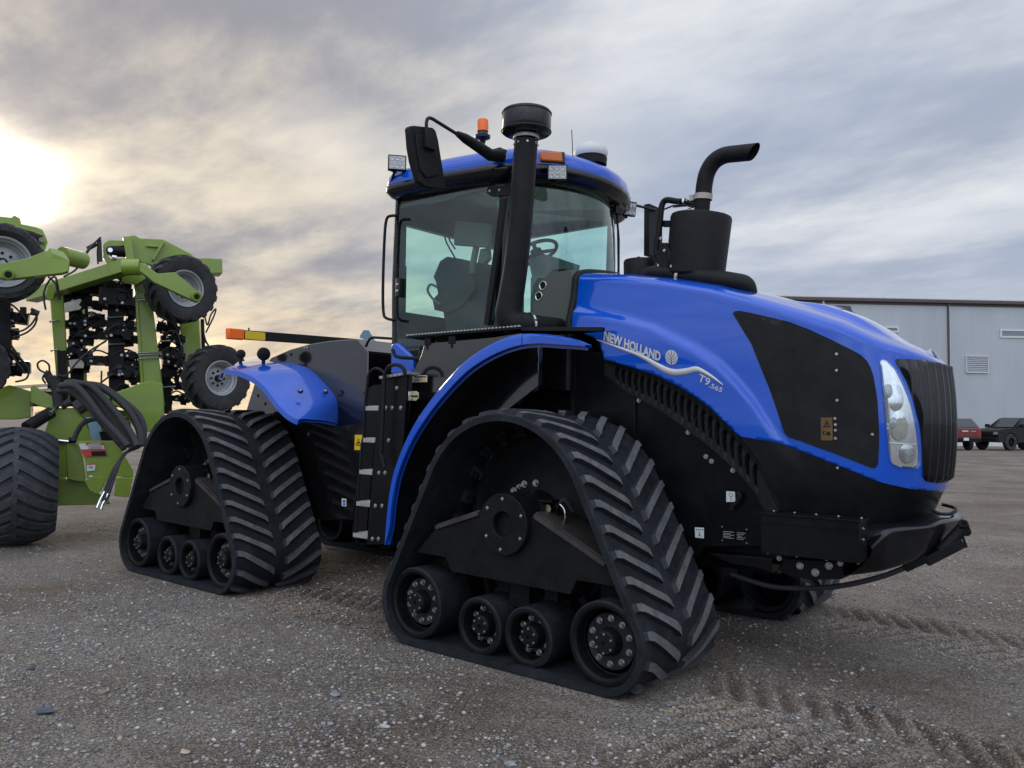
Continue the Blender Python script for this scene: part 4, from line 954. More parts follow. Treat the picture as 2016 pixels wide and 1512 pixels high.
cb_ = MB('hose'); cb_.tube(smooth_path([at(1440, 1130, 'Y', 1.1), at(1511, 1153, 'Y', 1.1), at(1580, 1158, 'Y', 1.12), at(1651, 1154, 'Y', 1.15), at(1729, 1137, 'Y', 1.2), at(1783, 1117, 'Y', 1.25), at(1825, 1098, 'Y', 1.3)], 5), .016, 10); cb_.beam(at(1780, 1117, 'Y', 1.24), at(1822, 1098, 'Y', 1.29), .045, .05, 'black'); cb_.build('front_cable', tractor)
# ------------------------------------------------------------------ rear section
rbp = [at(a, b, 'Y', 1.0) for a, b in ((470, 860), (487, 799), (500, 757), (518, 722), (534, 704), (570, 688), (606, 678), (640, 672), (668, 669), (704, 667), (725, 692), (723, 774), (719, 880), (705, 960), (690, 1024), (600, 1024), (480, 960))]
rs_ = MB('shine'); rs_.prism([V((p.x, 1.0, p.z)) for p in rbp], V((0, 1.26, 0))); rso = rs_.build('rear_body', tractor, bevel=.012)
st_ = MB('yellow'); px_quad(st_, [(699, 856), (715, 856), (714, 886), (698, 886)], .998, m='yellow'); 
px_quad(st_, [(705.5, 863), (711, 877), (700, 877)], .9955, m='hole'); px_quad(st_, [(705.5, 866), (709, 875.5), (702, 875.5)], .993, m='yellow'); px_quad(st_, [(705, 869), (707.5, 870), (706, 874.5), (703.5, 873)], .991, m='hole'); st_.build('warning_sticker', rso)
st_ = MB('white'); px_quad(st_, [(673, 981), (682, 982), (682, 997), (673, 996)], .998, m='white'); px_quad(st_, [(675, 985), (680, 985), (680, 989), (675, 989)], .9955, m='blue'); px_quad(st_, [(675, 991), (680, 991), (680, 994), (675, 994)], .9955, m='blue'); st_.build('capacity_sticker', rso)
bb = MB('bolt')
for a, b in ((600, 685), (605, 685), (607, 855), (719, 880)): bb.bolt(at(a, b, 'Y', .998), (0, -1, 0), .011, .008)
for a, b in ((573, 698), (508, 779), (522, 795)): p = at(a, b, 'Y', .9975); bb.cyl(p, p-V((0, .0015, 0)), .016, m='hole')
bb.build('body_fastener', rso)
OC = [(435, 740), (437, 733), (443, 727), (456, 729), (470, 731), (486, 737), (500, 744), (512, 753), (524, 765), (535, 780), (546, 794), (556, 805), (567, 815), (578, 822), (588, 826)]
IC = [(470, 712), (485, 710.5), (500, 710.5), (520, 711), (545, 711), (570, 713), (590, 718), (605, 724), (618, 733), (630, 745), (643, 759), (653, 771), (661, 783), (665, 800), (665.6, 835.6)]
o_ = smooth_path([at(a, b, 'Y', .42) for a, b in OC], 3); i_ = smooth_path([at(a, b, 'Y', 1.0) for a, b in IC], 3)
rf = MB('blue'); rows = []
for k, (a, b) in enumerate(zip(o_, i_)):
    f = k/(len(o_)-1); ct = V(((a.x+b.x)/2-.1, 0, (a.z+b.z)/2-.4)); dn = V((ct.x-a.x, 0, ct.z-a.z)).normalized()
    e = .06
    m1 = a.lerp(b, .10); m2 = a.lerp(b, .5); m3 = a.lerp(b, .9)
    rows.append([a+dn*.03+V((0, .03, 0)), a+dn*.05, a+dn*.02, a, m1-dn*.012, m2-dn*.02, m3-dn*.012, b, b+dn*.02, m2+dn*.005, a+dn*.02+V((0, .03, 0))])
rf.grid(rows, 'blue', closed=True); rfo = rf.build('rear_fender', tractor, ang=45)
fm = MB('blue'); fm.v = [(v[0], 2*YC-v[1], v[2]) for v in rf.v]; fm.f = list(rf.f); fm.m = list(rf.m); fm.build('rear_fender', tractor, ang=45)
for a, b, y in ((591, 770, .62), (640, 771, .9)):
    bb = MB('matte'); p = at(a, b, 'Y', y); bb.lathe(p+V((-.0, .0, 0)), V((.75, -.4, .5)), [(.0, .02), (.008, .02), (.026, .006), (.028, .0)], 20, 'bluedeep'); bb.bolt(p+V((.012, -.006, .008)), V((.75, -.4, .5)), .009, .008, 'bolt'); bb.build('fender_bolt', rfo)
for a, b, r in ((474, 697, .055), (519, 697, .078)):
    mb = MB('matte'); p = at(a, b, 'Y', .75); mb.lathe(p, V((.25, -.9, .1)) if r > .08 else V((.95, -.1, 0)), [(0, .03), (r*.55, .028), (r*.8, .02), (r*.85, -.005), (r*.6, -.05), (0, -.06)], 24); mb.tube([p, p-V((0, 0, .13))], .018, 8); mb.build('rear_work_lamp', tractor)
lbm = MB('matte'); l0 = at(518, 661, 'Y', .88); 
LX = -4.45
q0 = at(447, 656.5, 'X', LX); q1 = at(519, 663, 'X', LX); q2 = at(700, 679, 'X', LX); zz = q0.z-.0
dirb = (V((LX, q2.y, q2.z))-V((LX, q0.y, q0.z))).normalized()
lbm.beam(V((LX, q0.y, q0.z))+dirb*.1, V((LX, q2.y+.3, q2.z+.03)), .05, .10)
lbo = lbm.build('warning_light_bar', tractor, bevel=.005)
o1 = MB('orange'); a1 = at(478, 659, 'X', LX); o1.beam(q0, a1, .07, .115); o1.build('side_marker_lamp', lbo, bevel=.012)
y1 = MB('yellow'); a2 = at(519, 663, 'X', LX); y1.beam(a1+dirb*.01+V((.028, 0, 0)), a2+V((.028, 0, 0)), .006, .085); y1.build('reflector', lbo)
pn_ = MB('matte'); pn_.cyl(at(490, 651, 'X', LX), at(490, 645, 'X', LX), .008); pn_.build('bar_pin', lbo)
sm = MB('pale'); tri = [at(a, b, 'X', -3.9) for a, b in ((709, 665), (709, 661), (716, 650), (726, 650), (739, 672), (738, 676))]; sm.prism(tri, V((-.004, 0, 0)), 'bluegrey'); sm.build('slow_vehicle_triangle', tractor)
# ------------------------------------------------------------------ folded green seeding implement
M['bluegrey'] = M.get('bluegrey') or mat('bluegrey_sheet', (.20, .33, .42), .5)
_h = ray(200, 800); Hd = V((_h.x, _h.y, 0)).normalized(); Ha = Hd.cross(V((0, 0, 1))).normalized()   # away, to the right
KD = 1.2
def Q(px, py, dep):
    d = ray(px, py); t = dep*KD/d.dot(Hd); return CP+d*t
def z1(l): return [(x*.45, 400+y*.45) for x, y in l]
base = Q(200, 1000, 10.5); base.z = 0
seeder = thing('seeding_implement', 'lime green folded seeding implement with upright wing frames, wheels and hoses behind the tractor', 'farm implement', base)
def bpt(mb, name, parent=seeder, bevel=0, ang=35, **k):
    mb.v = [tuple(V(v)-base) for v in mb.v] if True else mb.v
    return mb.build(name, parent, bevel=bevel, ang=ang, **k)
def plate(mb, l, dep, th, m=None, slope=0): mb.prism([Q(x, y, dep+slope*(x-l[0][0])) for x, y in l], Hd*th, m)
def qbeam(mb, p0, d0, p1, d1, w, h, m=None, up=V((0, 0, 1))): mb.beam(Q(*p0, d0), Q(*p1, d1), w, h, m, up)
def wheel(name, c, axis, R_, W_, rimr, lugs=True, skew=.30, lw=.032, pit=.155, crown=0, lab=None, dish=.03, arms=True):
    c = V(c); a, b, d = frame_of(axis); t = MB('tyre')
    hw = W_/2; pr = [(rimr, -hw*.62), (rimr+.02, -hw*.80), (R_*.80, -hw), (R_*.93, -hw*.93), (R_-.035, -hw*.72), (R_-.03, 0), (R_-.035, hw*.72), (R_*.93, hw*.93), (R_*.80, hw), (rimr+.02, hw*.8), (rimr, hw*.62)]
    if crown: pr = [(rimr, -hw*.62), (rimr+.02, -hw*.80), (R_*.72, -hw)]+[(R_-.035-crown*abs(u)**2.6, hw*u*.98) for u in (-1, -.9, -.75, -.55, -.3, 0, .3, .55, .75, .9, 1)]+[(R_*.72, hw), (rimr+.02, hw*.8), (rimr, hw*.62)]
    t.lathe(c, d, pr, 56, 'tyre')
    if lugs:
        n = max(14, int(2*pi*R_/pit))
        for s_ in (1, -1):
            for i in range(n):
                a0 = 2*pi*(i+(.5 if s_ < 0 else 0))/n; rows = []
                for j in range(6):
                    f = j/5; y = s_*hw*((.02 if not crown else -.07)+(.98 if not crown else 1.06)*f); ang = a0+skew*f*(.4/R_); rr_ = R_-.035 if f < .75 else R_-.035-(R_*.055)*((f-.75)/.25); h = (.038 if not crown else .030) if f < .9 else .026; rr_ = R_-.035-crown*f**2.6 if crown else rr_
                    w = lw/R_; r = []
                    for o_, hh in ((-w*1.3, -.01), (-w, h), (w, h), (w*1.3, -.01)): r.append(c+d*y+(a*cos(ang+o_)+b*sin(ang+o_))*(rr_+hh))
                    rows.append(r)
                t.grid(rows, 'tyreblock' if crown else 'tyre'); t.add(rows[0], [(0, 1, 2, 3)]); t.add(rows[-1], [(0, 3, 2, 1)])
    to = bpt(t, 'tyre' if False else name)
    r = MB('rim'); 
    for s_ in (1, -1):
        r.lathe(c, d*s_, [(rimr+.012, hw*.80), (rimr+.004, hw*.84), (rimr-.012, hw*.80), (rimr-.02, hw*.6), (rimr-.04, hw*.5), (rimr-.05, hw*.2), (rimr-.06, dish)], 44, 'rim')
    r.lathe(c, d, [(rimr-.06, dish), (rimr*.7, dish*.2), (rimr*.35, dish), (.0, dish)], 36, 'rim'); r.lathe(c, d, [(.0, -.02), (rimr-.055, -.02)], 32, 'rim')
    for k in range(8): p = c+d*(dish+.003)+(a*cos(k*pi/4)+b*sin(k*pi/4))*rimr*.42; r.bolt(p, d, .012, .02, 'matte')
    r.cyl(c+d*(dish), c+d*(dish+.05), rimr*.2, n=16, m='matte'); r.cyl(c+d*(dish+.05), c+d*(dish+.08), rimr*.1, n=12, m='rim')
    bpt(r, 'wheel_rim', to); return to
# children already relative to the implement: nested meshes share its origin
toC = -Hd
# main upright beams
f = MB('lime')
def post(mb, l0, l1, dep, th, m='lime'):     # l0 = (x0,x1,y) top, l1 bottom
    plate(mb, [(l0[0], l0[2]), (l0[1], l0[2]), (l1[1], l1[2]), (l1[0], l1[2])], dep, th, m)
posts = [((265, 291, 520), (285, 325, 800), 10.0, .22), ((350, 391, 600), (362, 397, 722), 10.9, .22), ((96, 124, 560), (114, 137, 785), 10.6, .2), ((152, 166, 590), (158, 172, 775), 11.3, .1), ((212, 220, 600), (216, 224, 770), 11.6, .08), ((-20, 4, 610), (-20, 2, 700), 10.4, .2)]
for a, b, dep, th in posts:
    q = MB('lime'); post(q, a, b, dep, th)
    if a[0] == 265: plate(q, [(262, 520), (268, 520), (286, 800), (280, 800)], 9.98, .26)
    bpt(q, 'frame_post', bevel=.012)
cl = MB('bolt')
for (x0, x1, y, dep) in ((266, 298, 582, 9.97), (266, 298, 586, 9.97), (266, 298, 591, 9.97), (272, 318, 695, 9.96), (273, 319, 699, 9.96), (274, 319, 706, 9.96), (360, 396, 711, 10.86), (360, 396, 716, 10.86), (360, 396, 721, 10.86), (100, 116, 690, 10.58), (98, 114, 632, 10.58), (215, 245, 678, 10.2), (217, 247, 737, 10.2), (212, 240, 625, 10.2), (315, 335, 672, 10.4), (320, 345, 762, 10.6)):
    cl = MB('bolt'); pa, pb = Q(x0, y, dep), Q(x1, y-1.5, dep); cl.tube(round_path([pa+Hd*.2, pa, pb, pb+Hd*.2], .02), .009, 8); bpt(cl, 'u_bolt')
q = MB('lime'); plate(q, z1([(490, 830), (530, 820), (620, 785), (655, 778), (712, 788), (720, 930), (690, 960), (660, 1000), (600, 1000), (540, 900), (490, 880)]), 9.75, .30); bpt(q, 'hinge_gusset', bevel=.012)
q = MB('lime'); plate(q, z1([(455, 812), (470, 806), (485, 830), (475, 880), (440, 860)]), 9.6, .06); bpt(q, 'lug_plate', bevel=.004)
# top plates
q = MB('lime')
plate(q, z1([(552, 162), (556, 148), (575, 141), (592, 140), (612, 153), (712, 158), (724, 163), (834, 220), (858, 240), (920, 240), (920, 306), (760, 300), (700, 290), (640, 262), (575, 262), (560, 250)]), 10.05, .10)
plate(q, z1([(450, 190), (458, 172), (478, 160), (560, 164), (560, 186), (478, 192), (470, 205), (472, 228), (486, 244), (560, 240), (560, 262), (470, 264), (452, 240)]), 9.95, .10)
bpt(q, 'top_plate', bevel=.010)
q = MB('lime'); plate(q, z1([(845, 240), (972, 243), (974, 306), (845, 306)]), 10.9, .35); bpt(q, 'wing_beam', bevel=.008)
q = MB('lime'); q.beam(Q(*z1([(555, 150)])[0], 9.97), Q(*z1([(572, 262)])[0], 9.97), .10, .13, up=Hd); q.beam(Q(*z1([(716, 168)])[0], 10.0), Q(*z1([(668, 250)])[0], 10.0), .03, .10, up=Hd); q.beam(Q(*z1([(640, 185)])[0], 10.02), Q(*z1([(700, 190)])[0], 10.02), .03, .04, up=Hd); bpt(q, 'stiffener', bevel=.004)
q = MB('black'); p0, p1 = Q(*z1([(482, 209)])[0], 9.98), Q(*z1([(575, 214)])[0], 9.98); q.cyl(p0, p1, .075, n=20); q.cyl(p0-Hd*.06, p0+Hd*.08, .05, n=16); q.cyl(p0-Hd*.075, p0-Hd*.06, .03, n=12, m='chrome'); q.cyl(Q(*z1([(490, 235)])[0], 9.9), Q(*z1([(510, 238)])[0], 9.9), .03, n=10, m='chrome'); bpt(q, 'fold_cylinder', ang=50)
# diagonal boom to the left and the tube
q = MB('lime'); qbeam(q, (62, 583), 10.9, (250, 525), 9.6, .17, .17); qbeam(q, (245, 526), 9.6, (277, 526), 9.55, .18, .17); plate(q, z1([(210, 355), (235, 350), (245, 372), (230, 425), (208, 425), (200, 400)]), 9.75, .03); bpt(q, 'wheel_boom', bevel=.008)
q = MB('lime'); q.cyl(Q(243, 526, 9.5), Q(277, 526, 9.45), .105, n=24); bpt(q, 'boom_pivot', ang=50)
q = MB('lime'); plate(q, z1([(612, 262), (625, 262), (690, 308), (760, 302), (772, 308), (872, 392), (879, 405), (876, 425), (862, 433), (848, 428), (708, 362), (672, 345), (640, 318), (612, 297)]), 9.18, .11)
q.cyl(Q(387.5, 583.5, 9.10), Q(387.5, 583.5, 9.17), .066, n=20, m='lime'); q.cyl(Q(387.5, 583.5, 9.09), Q(387.5, 583.5, 9.12), .035, n=16, m='hole'); bpt(q, 'wheel_arm', bevel=.006)
q = MB('lime'); plate(q, z1([(545, 262), (610, 262), (640, 330), (600, 355), (560, 345), (530, 345)]), 9.9, .12); bpt(q, 'gusset', bevel=.006)
# wheels
ax1 = (-Hd*.93+Ha*.36).normalized()
wheel('wing_wheel', Q(357, 570, 9.75), ax1, .455, .34, .24)
wheel('wing_wheel', Q(426, 745, 9.9), (-Hd*.90+Ha*.42).normalized(), .465, .32, .235)
wheel('wing_wheel', Q(3, 519, 8.7), (-Hd*.97+Ha*.2).normalized(), .43, .34, .27)
wheel('wing_wheel', Q(-58, 722, 9.6), (-Hd*.95+Ha*.3).normalized(), .40, .3, .2)
# big flotation tyre, tread to the camera
_rt = ray(41, 900); axb = V((_rt.y, -_rt.x, 0)).normalized()
wc = Q(30, 950, 9.3); wc.z = .69; wheel('flotation_wheel', wc, axb, .70, .86, .30, skew=-.75, lw=.05, pit=.165, crown=.14)
# left arm group
q = MB('lime'); plate(q, z1([(0, 262), (35, 260), (120, 240), (200, 208), (262, 228), (305, 252), (298, 298), (270, 306), (60, 330), (10, 330), (-30, 318), (-30, 262)]), 8.25, .14)
q.cyl(Q(16, 540, 8.19), Q(16, 540, 8.25), .06, n=20, m='lime'); q.cyl(Q(16, 540, 8.17), Q(16, 540, 8.2), .034, n=16, m='hole'); bpt(q, 'wheel_arm', bevel=.006)
q = MB('lime'); q.prism([Q(83, 506, 8.25), Q(97, 489, 8.25), Q(104, 489, 8.6), Q(126, 496, 8.6), Q(137, 513, 8.25), Q(104, 505, 8.25)], V((0, 0, -.01))); bpt(q, 'arm_cover', bevel=.004)
q = MB('lime'); q.cyl(Q(122, 503, 8.7), Q(163, 513, 8.9), .10, n=24); bpt(q, 'boom_tube', ang=50)
q = MB('lime'); plate(q, z1([(-30, 50), (8, 58), (50, 62), (62, 52), (88, 66), (90, 90), (160, 105), (186, 116), (198, 140), (207, 165), (192, 212), (180, 216), (165, 190), (168, 150), (152, 130), (85, 112), (60, 108), (-30, 100)]), 9.2, .12); bpt(q, 'top_plate', bevel=.008)
q = MB('black'); q.cyl(Q(46, 461, 9.2), Q(82, 472, 9.2), .055, n=18); q.cyl(Q(82, 472, 9.1), Q(82, 472, 9.25), .03, n=12, m='chrome'); bpt(q, 'fold_cylinder', ang=50)
# chassis of the machine
q = MB('lime'); plate(q, [(-20, 770), (18, 758), (40, 764), (60, 770), (60, 822), (30, 826), (-20, 826)], 10.2, .5); plate(q, [(60, 762), (68, 758), (80, 768), (105, 780), (108, 795), (100, 806), (78, 800), (60, 792)], 9.9, .14); bpt(q, 'lower_frame', bevel=.010)
q = MB('lime'); plate(q, [(102, 808), (112, 803), (148, 803), (165, 826), (182, 862), (182, 870), (95, 870), (88, 850)], 9.9, .4); plate(q, [(148, 806), (190, 800), (255, 810), (262, 870), (182, 870), (165, 840)], 10.5, .3); bpt(q, 'hopper_side', bevel=.010)
q = MB('lime')
plate(q, [(130, 868), (149, 868), (163, 897), (170, 950), (132, 944)], 9.35, .5)
plate(q, [(149, 868), (237, 868), (243, 893), (262, 925), (262, 940), (232, 938), (172, 948), (168, 905)], 9.2, .10)
bpt(q, 'hitch_housing', bevel=.010)
q = MB('lime'); plate(q, [(108, 940), (165, 948), (180, 960), (215, 985), (218, 993), (108, 996)], 9.5, .3); plate(q, [(228, 940), (262, 940), (254, 979), (225, 977)], 9.15, .2); plate(q, [(165, 945), (190, 937), (212, 941), (200, 965), (190, 974), (175, 965)], 9.18, .15); bpt(q, 'drawbar', bevel=.010)
q = MB('white'); plate(q, [(155, 873), (203, 872), (206, 884), (159, 885)], 9.185, .01, 'white'); plate(q, [(169, 872), (203, 872), (204, 876), (169.5, 876.5)], 9.18, .01, 'red'); plate(q, [(159, 886), (207, 885), (211, 897.5), (166, 899)], 9.183, .01, 'red'); plate(q, [(179, 889), (207, 888), (209, 897), (181, 898)], 9.18, .01, 'matte'); plate(q, [(171, 913), (188, 912), (187, 926), (171, 928)], 9.183, .01, 'white'); plate(q, [(172, 913), (187.5, 912), (187.5, 914.5), (172, 915.5)], 9.18, .01, 'red'); plate(q, [(175, 936), (182, 935.5), (182, 939), (175, 939)], 9.14, .01, 'white')
plate(q, [(174, 919), (178, 917), (184, 919), (183, 922), (176, 922)], 9.18, .01, 'bluegrey')
for k in range(3): plate(q, [(174, 878.5+k*2.2), (200, 877.8+k*2.2), (200, 878.6+k*2.2), (174, 879.3+k*2.2)], 9.178, .005, 'bluegrey')
vs, fs = text_mesh('DANGER', 1, .02); mx = max(v.x for v in vs); A = [Q(180+18*v.x/mx, 875.6-3.3*v.y/.7-.3*v.x/mx, 9.177) for v in vs]; q.add(A, fs, 'white'); q.add([Q(176.5, 872.8, 9.177), Q(179, 875.8, 9.177), Q(174, 875.9, 9.177)], [(0, 1, 2)], 'white')
bpt(q, 'danger_decal')
q = MB('black'); q.cyl(Q(52, 842, 9.6), Q(100, 812, 9.8), .075, n=18); q.cyl(Q(98, 815, 9.7), Q(112, 800, 9.9), .03, n=12, m='chrome'); q.cyl(Q(168, 825, 9.6), Q(300, 825, 10.2), .032, n=14, m='chrome'); q.cyl(Q(95, 866, 9.4), Q(150, 871, 9.3), .02, n=10, m='chrome'); q.cyl(Q(135, 867, 9.25), Q(150, 866, 9.25), .035, n=12); bpt(q, 'hydraulic_cylinder', ang=50)
# row units and dark bars in the folded wings
def darkcol(x0, x1, y0, y1, dep, n):
    q = MB('black'); rnd = random.Random(int(x0*7+y0))
    plate(q, [(x0, y0), (x1, y0), (x1+4, y1), (x0+4, y1)], dep, .16, 'black')
    return bpt(q, 'shank_bar', bevel=.006)
for a in ((135, 162, 610, 775, 11.0), (211, 243, 575, 800, 10.3), (112, 130, 690, 790, 10.3), (318, 335, 665, 815, 10.8), (395, 402, 628, 735, 11.1), (-12, 20, 590, 740, 10.0), (163, 172, 590, 640, 11.4)): darkcol(*a, 0)
rnd = random.Random(3)
def unit(x, y, w, h, dep):
    q = MB('black'); c = Q(x, y, dep); s = dep*KD*.9/FPX
    q.box(c, (w*s, .22, h*s*.55), 'black', Matrix.Rotation(atan2(Ha.y, Ha.x), 3, 'Z') @ Matrix.Rotation(rnd.uniform(-.05, .12), 3, 'Y'))
    for k in range(5):
        p = Q(x+rnd.uniform(-.45, .45)*w, y+rnd.uniform(-.4, .4)*h, dep-.1*rnd.random()); q.box(p, (rnd.uniform(.05, .16), .1, rnd.uniform(.04, .12)), rnd.choice(['black', 'frame', 'gloss']), Matrix.Rotation(rnd.uniform(-.6, .6), 3, 'Y') @ Matrix.Rotation(atan2(Ha.y, Ha.x), 3, 'Z'))
    q.lathe(Q(x+w*.2, y, dep-.14), Hd, [(0, 0), (.055, 0), (.06, .02), (.06, .08), (0, .08)], 14)
    q.tube(smooth_path([Q(x-w*.45, y-h*.2, dep-.1), Q(x-w*.1, y-h*.75, dep-.15), Q(x+w*.2, y-h*.5, dep-.12), Q(x+w*.5, y+h*.1, dep-.1)], 4), .012, 6, 'hose')
    for k in range(2): q.bolt(Q(x+rnd.uniform(-.4, .4)*w, y+rnd.uniform(-.25, .25)*h, dep-.13), -Hd, .014, .02, 'bolt')
    bpt(q, 'seeding_unit')
for u in ((190, 572, 90, 34, 10.6), (228, 585, 60, 60, 10.1), (250, 612, 50, 34, 10.4), (188, 660, 62, 24, 10.7), (196, 708, 74, 24, 10.6), (262, 668, 44, 26, 10.5), (256, 718, 40, 34, 10.5), (250, 700, 50, 16, 10.4), (330, 648, 44, 26, 10.9), (336, 690, 46, 26, 10.9), (338, 700, 50, 22, 10.7), (340, 735, 54, 26, 10.8), (338, 760, 48, 22, 10.9), (336, 618, 50, 24, 10.9), (150, 715, 50, 30, 10.9), (150, 765, 60, 22, 10.6), (205, 775, 60, 18, 10.6), (150, 590, 46, 30, 10.8), (20, 625, 60, 36, 10.2), (30, 725, 50, 34, 10.2), (245, 775, 46, 26, 10.3), (182, 625, 40, 14, 10.9), (270, 745, 30, 30, 10.4), (150, 640, 40, 26, 10.9), (160, 672, 44, 20, 10.8), (150, 692, 40, 18, 10.7), (190, 600, 60, 24, 10.7), (190, 636, 56, 18, 10.8), (235, 655, 50, 22, 10.2), (240, 735, 46, 20, 10.2), (262, 640, 30, 26, 10.5), (340, 668, 46, 22, 10.8), (344, 716, 46, 20, 10.7), (350, 785, 44, 20, 10.9), (130, 760, 60, 24, 10.5), (100, 790, 50, 20, 10.6), (205, 795, 60, 18, 10.3), (12, 660, 40, 26, 10.2), (14, 700, 40, 24, 10.2), (215, 560, 80, 24, 10.4), (150, 575, 50, 22, 10.8)): unit(*u)
q = MB('pale'); plate(q, z1([(282, 437), (350, 418), (358, 425), (345, 445), (358, 455), (350, 465), (283, 478)]), 10.3, .04); bpt(q, 'mount_bracket', bevel=.003); q = MB('pale'); plate(q, z1([(300, 686), (352, 682), (368, 700), (366, 722), (304, 722)]), 10.3, .04); bpt(q, 'mount_bracket', bevel=.003)
# hoses
def hose(pts, r, m='hose', name='hydraulic_hose', n=8):
    q = MB(m); q.tube(smooth_path([Q(*p) for p in pts], 6), r, n, m); return bpt(q, name, ang=60)
for l, dd_ in (([(255, 822), (300, 820), (350, 850), (410, 910), (470, 980), (530, 1050)], 9.2), ([(262, 800), (330, 800), (385, 855), (440, 930), (505, 1000), (560, 1062)], 9.0), ([(285, 788), (350, 790), (420, 850), (485, 940), (545, 1020), (580, 1070)], 9.1), ([(345, 790), (395, 797), (465, 865), (530, 945), (580, 1020), (600, 1065)], 9.0),
        ([(375, 793), (430, 800), (505, 850), (575, 925), (610, 1000), (612, 1062)], 9.1), ([(395, 792), (455, 806), (530, 860), (600, 920), (628, 980), (624, 1060)], 9.25), ([(330, 838), (380, 870), (430, 940), (490, 1010), (545, 1075)], 9.3)):
    pp_ = z1(l); n_ = len(pp_); hose([(a, b, dd_-.35*i/(n_-1)) for i, (a, b) in enumerate(pp_)], .039, n=12)
for k in range(3): hose([(275, 872+k*4, 8.75), (250-k*3, 890+k*2, 8.7), (226+k*3, 920, 8.6), (210+k*5, 955, 8.55), (200+k*5, 985, 8.5)], .017)
q = MB('chrome')
for a, b in (((206, 968), (197, 985)), ((213, 972), (203, 992)), ((197, 985), (191, 1000)), ((203, 990), (199, 1003))): q.cyl(Q(*a, 8.52), Q(*b, 8.5), .016, n=12, m='chrome'); 
bpt(q, 'hose_coupler')
for p in ([(110, 745, 9.9), (95, 737, 9.9), (78, 728, 9.9), (74, 716, 9.9), (84, 710, 9.9), (96, 718, 9.9), (98, 732, 9.9), (106, 745, 9.9)], [(90, 755, 9.9), (84, 745, 9.9), (90, 735, 9.9), (100, 732, 9.9)], [(112, 737, 9.9), (130, 740, 9.9), (150, 715, 9.9), (175, 692, 10), (208, 672, 10)], [(176, 700, 10), (185, 690, 10), (195, 680, 10), (210, 670, 10)],
          [(180, 485, 9.9), (170, 500, 9.8), (150, 530, 9.8), (125, 545, 9.8)], [(195, 470, 9.9), (175, 490, 9.8), (160, 512, 9.8)], [(90, 610, 9.6), (86, 580, 9.6), (95, 555, 9.6), (108, 545, 9.5), (113, 560, 9.5), (118, 590, 9.6)], [(95, 545, 9.6), (110, 560, 9.6), (112, 580, 9.6)], [(196, 470, 9.9), (192, 495, 9.9), (193, 520, 9.9)],
          [(55, 618, 10), (72, 622, 10), (68, 640, 10), (52, 655, 10), (25, 665, 10)], [(75, 618, 10), (60, 640, 10), (40, 652, 10), (20, 648, 10)], [(22, 680, 10), (40, 705, 10), (56, 725, 10), (52, 745, 10), (30, 752, 10)], [(20, 695, 10), (35, 715, 10), (50, 735, 10)],
          [(401, 610, 10.9), (408, 640, 10.9), (415, 620, 10.9), (425, 608, 10.9), (420, 625, 10.9), (405, 655, 10.9)], [(398, 640, 10.9), (405, 670, 10.9), (418, 690, 10.9)], [(400, 668, 10.9), (412, 682, 10.9), (426, 700, 10.9)], [(190, 760, 9.9), (210, 745, 9.9), (222, 735, 9.9)], [(200, 730, 10), (199, 755, 10), (196, 770, 10)],
          [(145, 868, 9.2), (152, 850, 9.2), (165, 832, 9.2), (190, 824, 9.3), (215, 820, 9.4)], [(345, 650, 10.6), (352, 665, 10.6), (358, 690, 10.6)]):
    hose(p, .012 if p[0][1] < 860 else .03)
for a, b, r in (((172, 490), (190, 480), .03), ((195, 472), (197, 515), .028), ((92, 735), (104, 758), .05), ((62, 612), (76, 618), .04), ((120, 800), (140, 790), .05), ((150, 805), (172, 790), .1), ((108, 745), (115, 800), .06)): q = MB('hose'); q.cyl(Q(*a, 9.9), Q(*b, 9.9), r, n=10); q.cyl(Q(*a, 9.87), Q(a[0]+3, a[1]-5, 9.87), r*.5, n=8); bpt(q, 'valve_block')
q = MB('pale'); qbeam(q, (20, 763), 12.5, (110, 758), 12.0, .04, .05); qbeam(q, (75, 768), 12.5, (110, 766), 12.0, .03, .04); qbeam(q, (118, 782), 12, (150, 780), 12.0, .03, .04); qbeam(q, (70, 815), 12.2, (100, 806), 12.0, .03, .04); bpt(q, 'rear_rail')
q = MB('black'); plate(q, [(60, 770), (170, 770), (170, 800), (60, 800)], 11.5, .3); bpt(q, 'rear_crossbeam', bevel=.006); q = MB('bluegrey'); plate(q, [(172, 828), (195, 828), (205, 868), (180, 868)], 9.9, .1, 'bluegrey'); bpt(q, 'cover_plate'); q = MB('black'); plate(q, [(195, 850), (245, 848), (250, 868), (200, 868)], 9.8, .2); bpt(q, 'step_box'); q = MB('lime'); plate(q, [(95, 870), (135, 870), (133, 940), (105, 940)], 10.0, .2, 'lime'); bpt(q, 'side_plate', bevel=.006)
# ------------------------------------------------------------------ building and parked trucks
def gp(px, py): return at(px, py, 'Z', 0)
bo_ = gp(1947, 878.5); _a = gp(1950, 878.5)
